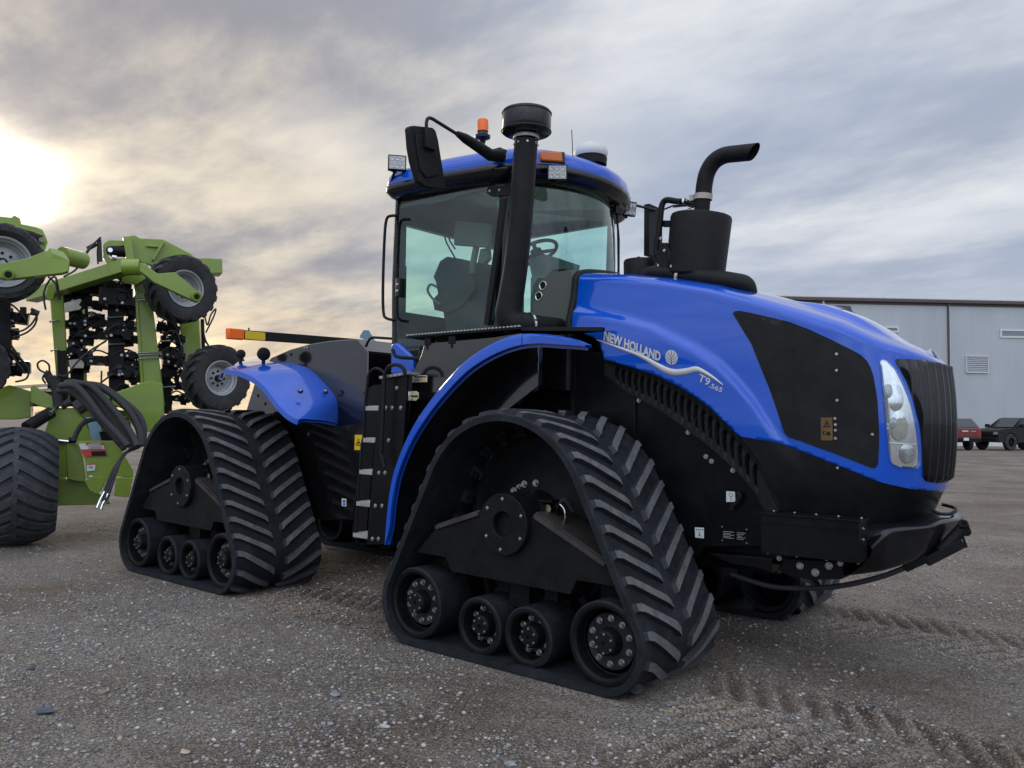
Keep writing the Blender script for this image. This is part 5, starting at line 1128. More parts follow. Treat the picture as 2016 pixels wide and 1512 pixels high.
# wall line nearly fronto-parallel, slightly closer on the left
hx = V((Rt.x, Rt.y, 0)).normalized(); hy = V((Fd.x, Fd.y, 0)).normalized()
Wd = (hx+hy*.055).normalized(); Wn = V((Wd.y, -Wd.x, 0))       # along the wall; towards the camera
if Wn.dot(hy) > 0: Wn = -Wn
def wall(px, py, off=0):
    d = ray(px, py); n = Wn; o = bo_+Wn*off; return CP+d*((o-CP).dot(n)/d.dot(n))
hgt = wall(1866, 594).z
M['clad'] = None; del M['clad']
def cladmat():
    m = mat('insulated_wall_panel', (.41, .445, .48), .55, var=.11, scale=.25, aniso=(1, 1, .25)); nt = m.node_tree; N = nt.nodes; L = nt.links
    tc = N.new('ShaderNodeTexCoord'); sx = N.new('ShaderNodeSeparateXYZ'); L.new(tc.outputs['Object'], sx.inputs[0])
    w = N.new('ShaderNodeMath'); w.operation = 'MULTIPLY'; w.inputs[1].default_value = 2*pi/1.0; L.new(sx.outputs[0], w.inputs[0])
    s_ = N.new('ShaderNodeMath'); s_.operation = 'SINE'; L.new(w.outputs[0], s_.inputs[0]); p = N.new('ShaderNodeMath'); p.operation = 'POWER'; p.inputs[1].default_value = 14
    ab = N.new('ShaderNodeMath'); ab.operation = 'ABSOLUTE'; L.new(s_.outputs[0], ab.inputs[0]); L.new(ab.outputs[0], p.inputs[0])
    b = N.new('ShaderNodeBump'); b.inputs['Strength'].default_value = .5; b.inputs['Distance'].default_value = .02; L.new(p.outputs[0], b.inputs['Height']); L.new(b.outputs[0], N['Principled BSDF'].inputs['Normal']); return m
M['clad'] = cladmat(); M['brownmetal'] = mat('brown_trim', (.075, .06, .058), .5); M['roofmetal'] = mat('galvalume_roof', (.55, .56, .58), .35, .6)
M['dusty'] = mat('window_glass', (.10, .16, .18), .1, 0, 0, spec=1); M['winframe'] = mat('white_window_frame', (.6, .62, .62), .5); M['vent'] = mat('vent_blade', (.55, .57, .6), .4, .2)
Bo = V((bo_.x, bo_.y, 0)); ang_ = atan2(Wd.y, Wd.x)
shed = thing('warehouse', 'long grey metal-clad warehouse with a dark eave behind the parked pickups', 'building', Bo, ang_)
IM = (Matrix.Translation(Bo) @ Matrix.Rotation(ang_, 4, 'Z')).inverted()
def L_(p): return IM @ V(p)
# local axes: x along the wall (right), y away from the camera, z up
xl, xr = L_(wall(1180, 800)).x, L_(wall(2500, 800)).x; H_ = hgt
w = MB('clad'); w.box(((xl+xr)/2, 15, H_/2), (xr-xl, 30, H_)); w.build('wall', shed)
w = MB('winframe'); w.box(((xl+xr)/2, -.03, .16), (xr-xl, .08, .32)); w.build('footing', shed)
r = MB('roofmetal'); rg = 2.2; r.prism([V((xl-.3, -.35, H_+.12)), V((xl-.3, 15, H_+rg)), V((xl-.3, 30.3, H_+.12)), V((xl-.3, 30.3, H_+.04)), V((xl-.3, 15, H_+rg-.1)), V((xl-.3, -.35, H_+.04))], V((xr-xl+.6, 0, 0)))
k = xl
while k < xr: r.prism([V((k, -.36, H_+.12)), V((k+.05, -.36, H_+.19)), V((k+.11, -.36, H_+.19)), V((k+.16, -.36, H_+.12))], V((0, 15, rg*.98))); k += .86
r.build('roof', shed)
g = MB('brownmetal'); g.box(((xl+xr)/2, -.25, H_-.02), (xr-xl+.5, .22, .26)); g.box(((xl+xr)/2, -.02, H_-.25), (xr-xl, .06, .2)); g.build('gutter', shed, bevel=.02)
for px, nm in ((1620, 'downspout'), (1867, 'downspout')):
    x = L_(wall(px, 700)).x; d = MB('winframe' if px == 1620 else 'brownmetal'); d.box((x, -.07, H_/2), (.13, .12, H_-.2)); d.box((x+.12, -.02, H_/2), (.10, .06, H_-.2), 'winframe'); d.build(nm, shed)
def win(px0, py0, px1, py1):
    a, b = L_(wall(px0, py0)), L_(wall(px1, py1)); cx, cz, w_, h_ = (a.x+b.x)/2, (a.z+b.z)/2, abs(b.x-a.x), abs(a.z-b.z)
    f = MB('winframe'); t = .14
    f.box((cx, -.04, cz+h_/2-t/2), (w_, .1, t)); f.box((cx, -.04, cz-h_/2+t/2), (w_, .1, t)); f.box((cx-w_/2+t/2, -.04, cz), (t, .1, h_-2*t)); f.box((cx+w_/2-t/2, -.04, cz), (t, .1, h_-2*t))
    fo_ = f.build('window', shed); p = MB('dusty'); p.box((cx, -.015, cz), (w_-2*t, .03, h_-2*t)); p.build('pane', fo_)
win(1968, 648, 2034, 666); win(1740, 642, 1769, 655)
a, b = L_(wall(1901, 701)), L_(wall(1944, 734)); v = MB('vent'); cx, cz, w_, h_ = (a.x+b.x)/2, (a.z+b.z)/2, abs(b.x-a.x), abs(a.z-b.z)
v.box((cx, -.02, cz), (w_, .04, h_), 'brownmetal')
for s_ in (-1, 1): v.box((cx+s_*w_/2, -.07, cz), (.07, .14, h_)); v.box((cx, -.07, cz+s_*h_/2), (w_, .14, .07))
for k in range(9): z_ = cz-h_/2+h_*(k+.5)/9; v.add([(cx-w_/2, -.13, z_-.05), (cx+w_/2, -.13, z_-.05), (cx+w_/2, -.04, z_+.06), (cx-w_/2, -.04, z_+.06)], [(0, 1, 2, 3)])
v.build('wall_vent', shed)
c = L_(wall(1654, 610)); l = MB('brownmetal'); l.prism([V((c.x-.75, -.05, c.z-.25)), V((c.x+.75, -.05, c.z-.25)), V((c.x+.55, -.05, c.z+.25)), V((c.x-.6, -.05, c.z+.25))], V((0, -.5, 0))); l.build('wall_lamp', shed)
M['cardark'] = mat('dark_car_paint', (.0025, .003, .0045), .35, 0, 0, spec=.3); M['carred'] = mat('dark_red_car_paint', (.13, .008, .010), .3, 0, 1, var=.1); M['carglass'] = mat('tinted_glass', (.015, .018, .022), .06); M['canopyglass'] = mat('dusty_tinted_glass', (.05, .055, .065), .25)
M['plate'] = mat('licence_plate', (.55, .68, .75), .5); M['taillight'] = mat('tail_light', (.35, .01, .01), .2, 0, .5)
def pickup(name, label, loc, rz, paint, sc=1.0, canopy=False, wr=.43):
    t = thing(name, label, 'pickup truck', loc, rz)
    # +x forward
    W = .98; LF, LR = 1.0*2.9, -2.9
    prof = [(2.85, .55), (2.92, .8), (2.88, 1.10), (2.78, 1.20), (1.55, 1.30), (1.38, 1.31)]
    lower = [(2.85, .50), (2.93, .72), (2.88, 1.08), (2.76, 1.18), (1.5, 1.30), (-.85, 1.34), (-.85, 1.33), (-2.88, 1.33), (-2.92, 1.0), (-2.9, .62), (-2.6, .5)]
    wx = (1.85, -1.78); low = [(-2.6, .5)]
    for x in wx[::-1]:
        for k in range(9): a = pi-k*pi/8; low.append((x+.56*cos(a), .46+.56*max(0, sin(a))))
    low += [(2.85, .5)]
    pts = lower[1:-1]+low
    b = MB(paint); n = len(pts)
    sec = [(-W, 0, 0), (-W-.0, .0, 0)]
    b.add([V((x, -W+.05*(z > 1.2), z)) for x, z in pts]+[V((x, W-.05*(z > 1.2), z)) for x, z in pts], [tuple(range(n)), tuple(range(n, 2*n))[::-1]]+[(i, i+n, (i+1) % n+n, (i+1) % n) for i in range(n)], paint)
    bo = b.build('body', t, bevel=.03, ang=30)
    c = MB(paint); cp = [(1.42, 1.28), (.55, 1.86), (.3, 1.90), (-.75, 1.90), (-.95, 1.84), (-1.0, 1.3)]
    c.add([V((x, s_*(.90-(z-1.28)*.28), z)) for s_ in (-1, 1) for x, z in cp], [tuple(range(6)), tuple(range(6, 12))[::-1]]+[(i, i+6, (i+1) % 6+6, (i+1) % 6) for i in range(6)], paint); co = c.build('cab', t, bevel=.03)
    g = MB('carglass')
    for s_ in (-1, 1):
        for q in ([(1.22, 1.34), (.58, 1.78), (.22, 1.80), (.2, 1.34)], [(.12, 1.34), (.14, 1.8), (-.72, 1.79), (-.85, 1.36)]): g.add([V((x, s_*(.91-(z-1.28)*.28), z)) for x, z in q], [(0, 1, 2, 3)])
    g.add([V((1.38, -.8, 1.33)), V((1.38, .8, 1.33)), V((.60, .68, 1.84)), V((.60, -.68, 1.84))], [(0, 1, 2, 3)]); g.add([V((-.98, -.75, 1.38)), V((-.98, .75, 1.38)), V((-.945, .68, 1.80)), V((-.945, -.68, 1.80))], [(0, 1, 2, 3)])
    g.v = [(x+.006*(1 if x > 1.3 or x < -.9 else 0)*(1 if x > 0 else -1)+(0.03 if x > .55 and abs(y) < .82 else 0), y, z+(.02 if x > .55 and abs(y) < .82 else 0)) for x, y, z in g.v]
    g.build('window', co, fixn=False)
    for x in wx:
        for s_ in (-1, 1):
            w = MB('tyre'); o = V((x, s_*.76, wr)); w.lathe(o, (0, s_, 0), [(.24, 0), (wr-.04, 0), (wr, .04), (wr, .22), (wr-.03, .26), (.27, .26), (.25, .20)], 28, 'tyre'); w.lathe(o, (0, s_, 0), [(.25, .20), (.23, .23), (.20, .15), (.06, .17), (0, .18)], 20, 'frame'); 
            for k in range(6): a = k*pi/3; w.beam(o+V((0, s_*.2, 0)), o+V((.22*cos(a), s_*.2, .22*sin(a))), .05, .02, 'matte')
            w.build('wheel', t)
    if canopy:
        k = MB(paint); q = [(-.98, 1.32), (-1.0, 1.86), (-2.45, 1.86), (-2.88, 1.32)]
        k.add([V((x, s_*(.93-(z-1.32)*.42), z)) for s_ in (-1, 1) for x, z in q], [(0, 1, 2, 3), (7, 6, 5, 4)]+[(i, i+4, (i+1) % 4+4, (i+1) % 4) for i in range(4)], paint); ko = k.build('canopy', t, bevel=.03)
        k = MB('canopyglass'); k.add([V((-2.90, -.84, 1.36)), V((-2.90, .84, 1.36)), V((-2.50, .66, 1.83)), V((-2.50, -.66, 1.83))], [(0, 1, 2, 3)])
        for s_ in (-1, 1): k.add([V((-1.1, s_*.925, 1.4)), V((-1.1, s_*.76, 1.8)), V((-2.38, s_*.76, 1.8)), V((-2.66, s_*.925, 1.4))], [(0, 1, 2, 3)])
        k.build('window', ko, fixn=False)
    rr_ = MB('frame'); rr_.box((-2.95, 0, .62), (.14, 1.85, .18)); rr_.build('rear_bumper', t, bevel=.02)
    rp = MB('plate'); rp.box((-3.025, 0.0, .66), (.012, .32, .16)); rp.build('licence_plate', t)
    fb = MB('matte'); fb.box((2.93, 0, .62), (.16, 1.9, .26)); fb.box((2.90, 0, .92), (.06, 1.3, .3)); fb.build('front_bumper', t, bevel=.03)
    for s_ in (-1, 1):
        h = MB('lens'); h.box((2.87, s_*.8, .98), (.08, .26, .14)); h.build('headlight', t, bevel=.01); h = MB('taillight'); h.box((-2.91, s_*.88, 1.08), (.06, .14, .34)); h.build('tail_light', t, bevel=.01)
        h = MB('matte'); h.box((1.12, s_*1.10, 1.42), (.12, .26, .20)); h.beam(V((1.15, s_*.88, 1.36)), V((1.14, s_*1.05, 1.40)), .04, .05); h.build('side_mirror', t, bevel=.02)
        h = MB('chrome' if canopy else 'matte'); h.box((.05, s_*.985, 1.15), (.16, .03, .03)); h.box((-.85, s_*.985, 1.15), (.16, .03, .03)); h.build('door_handle', t)
    tg = MB(paint); tg.box((-2.925, 0, 1.03), (.02, 1.5, .46)); tg.box((-2.94, 0, 1.12), (.012, .36, .07), 'chrome'); tg.box((-2.94, -.5, 1.12), (.012, .3, .03), 'silver'); tg.build('tailgate', t, bevel=.01)
    mk = MB('silver'); mk.box((-1.05, -.99, 1.0), (.03, .01, .35)); mk.build('trim', t)
    return t
g0 = gp(2003, 886); pickup('pickup_truck', 'lifted black crew pickup parked facing left in front of the grey warehouse', (g0.x, g0.y, 0), atan2(-hx.y*.93-hy.y*.37, -hx.x*.93-hy.x*.37), 'cardark', wr=.48)
for o in bpy.data.objects:
    if o.name.startswith('pickup_truck'): o.scale = (1.10, 1.10, 1.13)
g1 = gp(1893, 887); _rp_ = pickup('pickup_truck', 'dark red pickup with a grey-windowed bed canopy parked tail-on beside the tractor nose', (g1.x+hy.x*3.0, g1.y+hy.y*3.0, 0), atan2(hy.y-hx.y*.05, hy.x-hx.x*.05), 'carred', canopy=True, wr=.38)
_rp_.scale = (1.08, 1.08, 1.1)
# ------------------------------------------------------------------ ground
rng = np.random.default_rng(5)
def gl_(a, b, st, far, g=1.18):
    out = list(np.arange(a, b, st)); s = st; x = b; hi = []
    while x < far: hi.append(x); s *= g; x += s
    hi.append(far); s = st; x = a-st; lo = []
    while x > -far: lo.append(x); s *= g; x -= s
    lo.append(-far); return np.array(lo[::-1]+out+hi)
GX = gl_(-3.2, 5.2, .022, 900); GY = gl_(-3.3, 4.6, .022, 900)
def vnoise(x, y, sc, seed):
    x = x*sc+seed*17.3; y = y*sc+seed*9.1; xi = np.floor(x).astype(int); yi = np.floor(y).astype(int); fx = x-xi; fy = y-yi; fx = fx*fx*(3-2*fx); fy = fy*fy*(3-2*fy)
    def h(i, j):
        v = (i*374761393+j*668265263+seed*974711) & 0x7fffffff; v = ((v ^ (v >> 13))*1274126177) & 0x7fffffff; return ((v ^ (v >> 16)) & 0xffff)/65535.
    return (h(xi, yi)*(1-fx)+h(xi+1, yi)*fx)*(1-fy)+(h(xi, yi+1)*(1-fx)+h(xi+1, yi+1)*fx)*fy
RUT = [None]
def height(x, y):
    r = np.hypot(x-3.2, y+3.8); h = .018*(vnoise(x, y, 1.1, 1)-.5)+.012*(vnoise(x, y, 3.7, 2)-.5)+.008*(vnoise(x, y, 11, 3)-.5)+.0055*(vnoise(x, y, 31, 4)-.5)
    rut = 0.0
    # chevron prints of the tracks, curving towards the camera side
    for yc0, xs, xe, cu, amp in ((.45, 1.0, 6.5, -.055, .044), (2.81, 1.0, 7, -.05, .048), (.45, -2.9, -1.0, 0, .044)):
        yc = yc0+cu*np.maximum(0, x-xs)**2; dy = np.abs(y-yc)
        ph = (x+.55*dy*(1 if yc0 > 0 else 1)+np.where(y > yc, .07, 0))/.152; rid = np.clip(np.abs((ph % 1)-.5)*4-.75, 0, 1)
        msk = np.clip((.47-dy)/.05, 0, 1)*np.clip((x-xs)/.2, 0, 1)*np.clip((xe-x)/.6, 0, 1)*(.35+.65*np.clip((vnoise(x, y, 1.3, 7)-.25)*3, 0, 1))*np.clip((dy-.03)/.03, 0, 1)
        rut = rut*(1-msk)+msk*(rid*2-.9); h = h+msk*(amp*rid-.022)+np.clip(1-np.abs(dy-.50)/.06, 0, 1)*.012*np.clip((x-xs)/.2, 0, 1)*np.clip((xe-x)/.6, 0, 1)
    # second older print crossing the lower right corner
    u = (x-1.2)*.93+(y+.4)*.37; v = -(x-1.2)*.37+(y+.4)*.93; dy = np.abs(v+.25+.03*u*u); ph = (u-.6*dy)/.152; rid = np.clip(np.abs((ph % 1)-.5)*4-.8, 0, 1)
    msk = np.clip((.46-dy)/.06, 0, 1)*np.clip((u+.1)/.3, 0, 1)*np.clip((3.4-u)/.5, 0, 1)*(.3+.7*np.clip((vnoise(x, y, 1.7, 9)-.3)*3, 0, 1)); rut = rut*(1-msk)+msk*(rid*2-.9); h = h+msk*(.042*rid-.018)
    RUT[0] = rut
    # under the belts the ground is pressed flat
    for X0 in (0, -3.91):
        for y0, y1 in ((0, .9), (2.36, 3.26)):
            m = np.clip((1.0-np.abs(x-X0))/.12+.5, 0, 1)*np.clip((y-y0+.05)/.05, 0, 1)*np.clip((y1+.05-y)/.05, 0, 1); h = h*(1-m)+.004*m
    fade = np.clip(1-(r-14)/20, 0.0, 1); return h*fade
XX, YY = np.meshgrid(GX, GY); ZZ = height(XX, YY); nx, ny = len(GX), len(GY)
me = bpy.data.meshes.new('ground'); me.vertices.add(nx*ny); me.vertices.foreach_set('co', np.stack([XX, YY, ZZ], -1).ravel().astype(np.float32))
ii = (np.arange(ny-1)[:, None]*nx+np.arange(nx-1)[None, :]).ravel(); fc = np.stack([ii, ii+1, ii+nx+1, ii+nx], -1)
me.loops.add(fc.size); me.loops.foreach_set('vertex_index', fc.ravel().astype(np.int32)); me.polygons.add(len(fc)); me.polygons.foreach_set('loop_start', (np.arange(len(fc))*4).astype(np.int32)); me.polygons.foreach_set('use_smooth', np.ones(len(fc), dtype=bool)); me.update(calc_edges=True)
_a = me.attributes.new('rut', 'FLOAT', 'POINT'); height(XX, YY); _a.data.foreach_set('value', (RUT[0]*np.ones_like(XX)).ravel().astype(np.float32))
gr = bpy.data.objects.new('ground', me); COL.objects.link(gr); gr['kind'] = 'structure'
m = bpy.data.materials.new('gravel_ground'); m.use_nodes = True; nt = m.node_tree; N = nt.nodes; L = nt.links; b = N['Principled BSDF']; b.inputs['Roughness'].default_value = .92; b.inputs['Specular IOR Level'].default_value = .25
tc = N.new('ShaderNodeTexCoord')
def nz(sc, det=5, ro=.6, dist=0, st=None):
    n = N.new('ShaderNodeTexNoise'); n.inputs['Scale'].default_value = sc; n.inputs['Detail'].default_value = det; n.inputs['Roughness'].default_value = ro; n.inputs['Distortion'].default_value = dist
    if st: mp = N.new('ShaderNodeMapping'); mp.inputs['Scale'].default_value = st; mp.inputs['Rotation'].default_value = (0, 0, .6); L.new(tc.outputs['Object'], mp.inputs[0]); L.new(mp.outputs[0], n.inputs[0])
    else: L.new(tc.outputs['Object'], n.inputs[0])
    return n.outputs['Fac']
def mrange(v, a, b_, c=0, d=1):
    r = N.new('ShaderNodeMapRange'); r.inputs['From Min'].default_value = a; r.inputs['From Max'].default_value = b_; r.inputs['To Min'].default_value = c; r.inputs['To Max'].default_value = d; L.new(v, r.inputs['Value']); return r.outputs[0]
def mixc(f, a, b_, mode='MIX'):
    x = N.new('ShaderNodeMix'); x.data_type = 'RGBA'; x.blend_type = mode
    if isinstance(f, float): x.inputs[0].default_value = f
    else: L.new(f, x.inputs[0])
    for k, q in ((6, a), (7, b_)):
        if isinstance(q, tuple): x.inputs[k].default_value = (*q, 1)
        else: L.new(q, x.inputs[k])
    return x.outputs[2]
def vor(sc, feat='F1', rnd_=1):
    v = N.new('ShaderNodeTexVoronoi'); v.inputs['Scale'].default_value = sc; v.feature = feat; v.inputs['Randomness'].default_value = rnd_; L.new(tc.outputs['Object'], v.inputs[0]); return v
GC = (.255, .222, .188)
c = mixc(mrange(nz(.35, 6, .6), .35, .68), GC, (.15, .13, .112)); c = mixc(mrange(nz(1.7, 6, .65, .5, (1, 2.6, 1)), .48, .72), c, (.31, .285, .255)); c = mixc(mrange(nz(.8, 6, .6, .3), .52, .68, 0, .75), c, (.135, .108, .088))
v1 = vor(105); s1 = N.new('ShaderNodeSeparateColor'); L.new(v1.outputs['Color'], s1.inputs[0]); c = mixc(mrange(s1.outputs[0], .0, 1, .1, .8), c, mixc(mrange(s1.outputs[1], .4, .6), (.11, .104, .10), (.50, .475, .44)))
v2 = vor(40); s2 = N.new('ShaderNodeSeparateColor'); L.new(v2.outputs['Color'], s2.inputs[0]); pk = N.new('ShaderNodeMath'); pk.operation = 'GREATER_THAN'; pk.inputs[1].default_value = .78; L.new(s2.outputs[0], pk.inputs[0])
dd_ = mrange(v2.outputs['Distance'], .30, .38, 1, 0); pm = N.new('ShaderNodeMath'); pm.operation = 'MULTIPLY'; L.new(pk.outputs[0], pm.inputs[0]); L.new(dd_, pm.inputs[1]); pmm = N.new('ShaderNodeMath'); pmm.operation = 'MULTIPLY'; pmm.inputs[1].default_value = .75; L.new(pm.outputs[0], pmm.inputs[0])
c = mixc(pmm.outputs[0], c, mixc(s2.outputs[1], (.15, .155, .17), (.5, .48, .45)))
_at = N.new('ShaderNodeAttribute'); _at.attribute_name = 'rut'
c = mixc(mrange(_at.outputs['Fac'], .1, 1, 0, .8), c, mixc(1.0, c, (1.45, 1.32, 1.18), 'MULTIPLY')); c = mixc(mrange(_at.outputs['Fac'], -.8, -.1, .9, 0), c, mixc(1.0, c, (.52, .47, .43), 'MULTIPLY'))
c = mixc(mrange(nz(.55, 7, .62, .4), .40, .66), c, mixc(1.0, c, (.66, .60, .54), 'MULTIPLY')); c = mixc(mrange(nz(2.3, 6, .65, .3, (1, 2, 1)), .45, .70, 0, .7), c, mixc(1.0, c, (1.28, 1.25, 1.20), 'MULTIPLY'))
c = mixc(1.0, c, (.86, .83, .80), 'MULTIPLY')
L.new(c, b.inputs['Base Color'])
bh = N.new('ShaderNodeMath'); bh.operation = 'MULTIPLY_ADD'; L.new(v1.outputs['Distance'], bh.inputs[0]); bh.inputs[1].default_value = -.6
n3 = nz(120, 6, .7); L.new(n3, bh.inputs[2]); b2 = N.new('ShaderNodeMath'); b2.operation = 'MULTIPLY_ADD'; L.new(pm.outputs[0], b2.inputs[0]); b2.inputs[1].default_value = .8; L.new(bh.outputs[0], b2.inputs[2])
n4 = nz(14, 6, .65); b3 = N.new('ShaderNodeMath'); b3.operation = 'MULTIPLY_ADD'; L.new(n4, b3.inputs[0]); b3.inputs[1].default_value = 2.2; L.new(b2.outputs[0], b3.inputs[2])
bmp = N.new('ShaderNodeBump'); bmp.inputs['Strength'].default_value = .9; bmp.inputs['Distance'].default_value = .017; L.new(b3.outputs[0], bmp.inputs['Height']); L.new(bmp.outputs[0], b.inputs['Normal'])
me.materials.append(m)
# scattered stones, uncountable: one object
def stonemat():
    m = mat('gravel_stone', (.25, .24, .225), .85); nt = m.node_tree; N = nt.nodes; L = nt.links; g = N.new('ShaderNodeNewGeometry'); r = N.new('ShaderNodeValToRGB'); e = r.color_ramp.elements
    e[0].position = 0; e[0].color = (.09, .09, .095, 1); e[1].position = 1; e[1].color = (.52, .50, .47, 1)
    for p, cc in ((.3, (.20, .19, .175, 1)), (.55, (.28, .27, .25, 1)), (.75, (.23, .245, .27, 1)), (.88, (.38, .34, .29, 1))): q = e.new(p); q.color = cc
    L.new(g.outputs['Random Per Island'], r.inputs[0]); L.new(r.outputs[0], N['Principled BSDF'].inputs['Base Color']); return m
def stones(name, n, xr_, yr_, s0, s1, dens=None, seed=1, near=None):
    rg_ = np.random.default_rng(seed); x = rg_.uniform(*xr_, n*3); y = rg_.uniform(*yr_, n*3)
    cl = vnoise(x, y, .9, 21)*.6+vnoise(x, y, 2.7, 22)*.4; d = np.hypot(x-CP.x, y-CP.y); keep = (rg_.random(n*3) < np.clip((cl-.28)*2.2, .06, 1)*np.clip(5/d, .12, 1)) & (d > 1.2)
    fx, fy = Fd.x, Fd.y; vx, vy = x-CP.x, y-CP.y; fw = vx*fx+vy*fy; sd_ = vx*Rt.x+vy*Rt.y; keep &= (np.abs(sd_) < fw*.75+.4)
    for X0 in (0, -3.91):
        for y0, y1 in ((-.02, .92), (2.34, 3.28)): keep &= ~((np.abs(x-X0) < 1.0) & (y > y0) & (y < y1))
    x = x[keep][:n]; y = y[keep][:n]; n = len(x)
    t = (1+sqrt(5))/2; ico = np.array([(-1, t, 0), (1, t, 0), (-1, -t, 0), (1, -t, 0), (0, -1, t), (0, 1, t), (0, -1, -t), (0, 1, -t), (t, 0, -1), (t, 0, 1), (-t, 0, -1), (-t, 0, 1)])/1.9
    fi = np.array([(0, 11, 5), (0, 5, 1), (0, 1, 7), (0, 7, 10), (0, 10, 11), (1, 5, 9), (5, 11, 4), (11, 10, 2), (10, 7, 6), (7, 1, 8), (3, 9, 4), (3, 4, 2), (3, 2, 6), (3, 6, 8), (3, 8, 9), (4, 9, 5), (2, 4, 11), (6, 2, 10), (8, 6, 7), (9, 8, 1)])
    sz = s0+(s1-s0)*rg_.random(n)**3.2; v = ico[None]*(1+rg_.uniform(-.28, .28, (n, 12, 1))); v = v*(sz[:, None, None]*np.stack([rg_.uniform(.8, 1.4, n), rg_.uniform(.7, 1.1, n), rg_.uniform(.35, .75, n)], -1)[:, None, :])
    a = rg_.uniform(0, 2*pi, n); ca, sa = np.cos(a), np.sin(a); vx = v[..., 0]*ca[:, None]-v[..., 1]*sa[:, None]; vy = v[..., 0]*sa[:, None]+v[..., 1]*ca[:, None]
    z0 = height(x, y); co = np.stack([vx+x[:, None], vy+y[:, None], v[..., 2]+(z0+sz*.22)[:, None]], -1).reshape(-1, 3)
    f = (fi[None]+(np.arange(n)*12)[:, None, None]).reshape(-1, 3); me = bpy.data.meshes.new(name); me.vertices.add(len(co)); me.vertices.foreach_set('co', co.ravel().astype(np.float32)); me.loops.add(f.size); me.loops.foreach_set('vertex_index', f.ravel().astype(np.int32)); me.polygons.add(len(f)); me.polygons.foreach_set('loop_start', (np.arange(len(f))*3).astype(np.int32)); me.polygons.foreach_set('use_smooth', np.ones(len(f), dtype=bool)); me.update(calc_edges=True)
    me.materials.append(M['stone']); o = bpy.data.objects.new(name, me); COL.objects.link(o); return o
M['stone'] = stonemat()
o = stones('gravel_stones', 110000, (-9, 7), (-3.2, 9), .0035, .0145, seed=11); tag(o, 'loose grey gravel stones scattered over the yard', 'gravel', kind='stuff')
for k, (px, py, s, col) in enumerate(((85, 1400, .045, 'slate blue flat rock lying in the lower left corner'), (200, 1362, .03, 'rounded tan pebble in the lower left foreground'), (660, 1372, .032, 'pale grey wedge-shaped rock in front of the rear of the near front track'), (756, 1434, .024, 'small whitish angular rock at the bottom centre'), (62, 1320, .028, 'small dark flat stone near the left edge'), (364, 1487, .024, 'cream flat pebble at the bottom left'), (1005, 1508, .026, 'grey round stone at the bottom edge under the front track'))):
    p = gp(px, py); q = MB('stone'); q.sphere((0, 0, 0), s, 'stone', n=8, sc=(1.15, .8, .5)); rn = random.Random(k+2); q.v = [tuple(V(v)*(1+.55*(rn.random()-.5))) for v in q.v]; mm = mat('rock_'+str(k), [(.10, .11, .14), (.24, .21, .16), (.22, .23, .25), (.42, .42, .40), (.08, .085, .1), (.40, .34, .26), (.25, .26, .28)][k], .8, var=.2, scale=30, bump=.4, bscale=60)
    q.mats = [mm]; o = q.build('rock', None, ang=25); o.location = (p.x, p.y, float(height(np.array([p.x]), np.array([p.y]))[0])+s*.25); o.rotation_euler = (0, 0, k*1.1+.6); tag(o, col, 'rock', 'larger rocks on the gravel')
# ------------------------------------------------------------------ world, sun
sd_ = ray(0, 352).normalized(); sel = math.asin(sd_.z); saz = atan2(sd_.x, sd_.y)
W = bpy.data.worlds.new('World'); scn.world = W; W.use_nodes = True; nt = W.node_tree; N = nt.nodes; L = nt.links; bg = N['Background']; out = N['World Output']
sky = N.new('ShaderNodeTexSky'); sky.sky_type = 'NISHITA'; sky.sun_disc = False; sky.sun_elevation = sel; sky.sun_rotation = saz; sky.air_density = 1.2; sky.dust_density = 2; sky.ozone_density = 2
L.new(sky.outputs[0], bg.inputs[0]); bg.inputs[1].default_value = .085
tc = N.new('ShaderNodeTexCoord'); gen = tc.outputs['Generated']
def vm(op, a, b_=None, s=None):
    n = N.new('ShaderNodeVectorMath'); n.operation = op
    for i, q in enumerate((a, b_)):
        if q is None: continue
        if isinstance(q, (tuple, list, V)): n.inputs[i].default_value = tuple(q)
        else: L.new(q, n.inputs[i])
    if s is not None:
        if isinstance(s, float): n.inputs['Scale'].default_value = s
        else: L.new(s, n.inputs['Scale'])
    return n
def ma(op, a, b_=None, c_=None, clamp=False):
    n = N.new('ShaderNodeMath'); n.operation = op; n.use_clamp = clamp
    for i, q in enumerate((a, b_, c_)):
        if q is None: continue
        if isinstance(q, (int, float)): n.inputs[i].default_value = q
        else: L.new(q, n.inputs[i])
    return n.outputs[0]
sx = N.new('ShaderNodeSeparateXYZ'); L.new(gen, sx.inputs[0]); zz = ma('MAXIMUM', sx.outputs[2], 0.0); den = ma('ADD', zz, .17)
cx = N.new('ShaderNodeCombineXYZ'); L.new(ma('DIVIDE', sx.outputs[0], den), cx.inputs[0]); L.new(ma('DIVIDE', sx.outputs[1], den), cx.inputs[1])
def wn(sc, det, ro, dist, rot, st, off=(0, 0, 0)):
    mp = N.new('ShaderNodeMapping'); mp.inputs['Rotation'].default_value = (0, 0, rot); mp.inputs['Scale'].default_value = st; mp.inputs['Location'].default_value = off
    L.new(cx.outputs[0], mp.inputs[0]); n = N.new('ShaderNodeTexNoise'); n.inputs['Scale'].default_value = sc; n.inputs['Detail'].default_value = det; n.inputs['Roughness'].default_value = ro; n.inputs['Distortion'].default_value = dist; L.new(mp.outputs[0], n.inputs[0]); return n.outputs['Fac']
def mr(v, a, b_, c=0., d=1.):
    r = N.new('ShaderNodeMapRange'); r.interpolation_type = 'SMOOTHSTEP'; r.inputs['From Min'].default_value = a; r.inputs['From Max'].default_value = b_; r.inputs['To Min'].default_value = c; r.inputs['To Max'].default_value = d; L.new(v, r.inputs['Value']); return r.outputs[0]
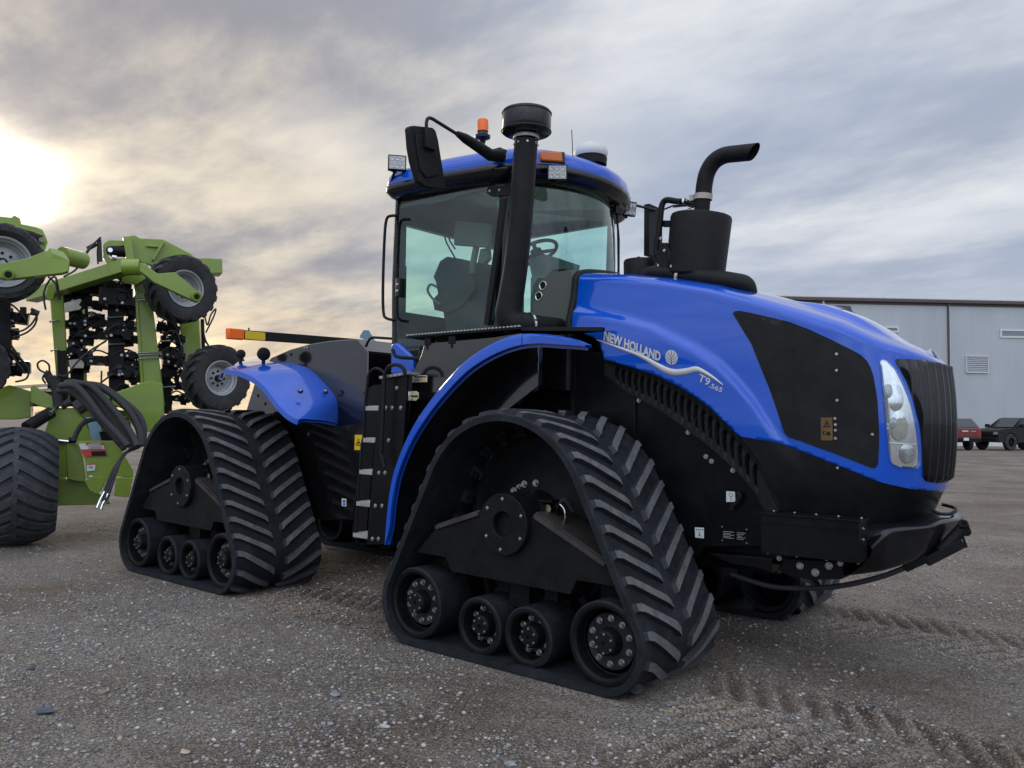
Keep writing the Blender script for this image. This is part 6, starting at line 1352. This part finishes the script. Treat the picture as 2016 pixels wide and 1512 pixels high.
def mc(f, a, b_, mode='MIX'):
    x = N.new('ShaderNodeMix'); x.data_type = 'RGBA'; x.blend_type = mode
    if isinstance(f, float): x.inputs[0].default_value = f
    else: L.new(f, x.inputs[0])
    for k, q in ((6, a), (7, b_)):
        if isinstance(q, tuple): x.inputs[k].default_value = (*q, 1)
        else: L.new(q, x.inputs[k])
    return x.outputs[2]
STR = .45
n1 = wn(1.25, 9, .58, .12, 1.05, (.7, 1.15, 1)); n2 = wn(4.2, 9, .62, .25, 1.25, (.6, 1.2, 1), (3, 1, 0)); n3 = wn(.75, 4, .5, .1, .9, (.85, 1.1, 1), (5, 2, 0))
fl = ma('MULTIPLY_ADD', n2, .20, ma('MULTIPLY', n1, .80)); 
cloud = mc(mr(fl, .36, .64), (.335, .385, .485), (.68, .70, .73)); cloud = mc(mr(n3, .40, .62, 0, .5), cloud, (.32, .385, .52))
gap = mr(n3, .52, .72, 0, .45)
dt = vm('DOT_PRODUCT', gen, tuple(sd_)).outputs['Value']
warm = mr(dt, .74, .995); cloud = mc(ma('MULTIPLY', warm, .75), cloud, mc(mr(fl, .40, .62), (.27, .25, .26), (.70, .60, .44)))
# pale band low in the sky, warm towards the sun
low = ma('POWER', ma('SUBTRACT', 1.0, ma('MINIMUM', ma('DIVIDE', zz, .19), 1.0)), 1.2); az = vm('DOT_PRODUCT', gen, tuple(V((sd_.x, sd_.y, 0)).normalized())).outputs['Value']
band = mc(mr(az, .72, .985), (.42, .46, .54), (1.0, .74, .40)); cloud = mc(ma('MULTIPLY', low, mr(n2, .32, .60, .35, 1.0)), cloud, band)
th = ma('SUBTRACT', 1.0, dt)
def lobe(tau, amp): return ma('MULTIPLY', ma('EXPONENT', ma('DIVIDE', th, -tau)), amp)
clm = ma('MULTIPLY_ADD', fl, 3.2, -.95, True)
add = vm('SCALE', (1.0, .80, .50), None, ma('MULTIPLY', ma('ADD', lobe(.0040, .62), lobe(.03, .16)), clm)).outputs[0]
add2 = vm('SCALE', (1.0, .90, .70), None, ma('MULTIPLY', lobe(.0008, 3.0), ma('MULTIPLY_ADD', clm, .8, .2))).outputs[0]
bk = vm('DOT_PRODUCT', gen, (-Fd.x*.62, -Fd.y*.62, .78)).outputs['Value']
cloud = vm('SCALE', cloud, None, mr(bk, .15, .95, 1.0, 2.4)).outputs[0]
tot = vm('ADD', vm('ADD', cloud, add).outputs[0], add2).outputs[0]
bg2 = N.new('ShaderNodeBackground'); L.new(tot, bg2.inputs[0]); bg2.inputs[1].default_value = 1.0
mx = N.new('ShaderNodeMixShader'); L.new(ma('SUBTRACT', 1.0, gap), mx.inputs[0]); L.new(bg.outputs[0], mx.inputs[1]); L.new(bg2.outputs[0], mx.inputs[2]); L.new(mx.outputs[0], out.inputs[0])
sl = bpy.data.lights.new('sun', 'SUN'); so = bpy.data.objects.new('sun', sl); COL.objects.link(so); sl.energy = .5; sl.angle = radians(15); sl.color = (1, .82, .6); so.rotation_euler = (-sd_).to_track_quat('-Z', 'Y').to_euler(); so.location = (0, 0, 30)
scn.view_settings.view_transform = 'Standard'; scn.view_settings.look = 'None'; scn.view_settings.exposure = .22; scn.view_settings.gamma = 1
scn.render.engine = 'CYCLES'; scn.cycles.transparent_max_bounces = 16; scn.render.resolution_x = 1024; scn.render.resolution_y = 768
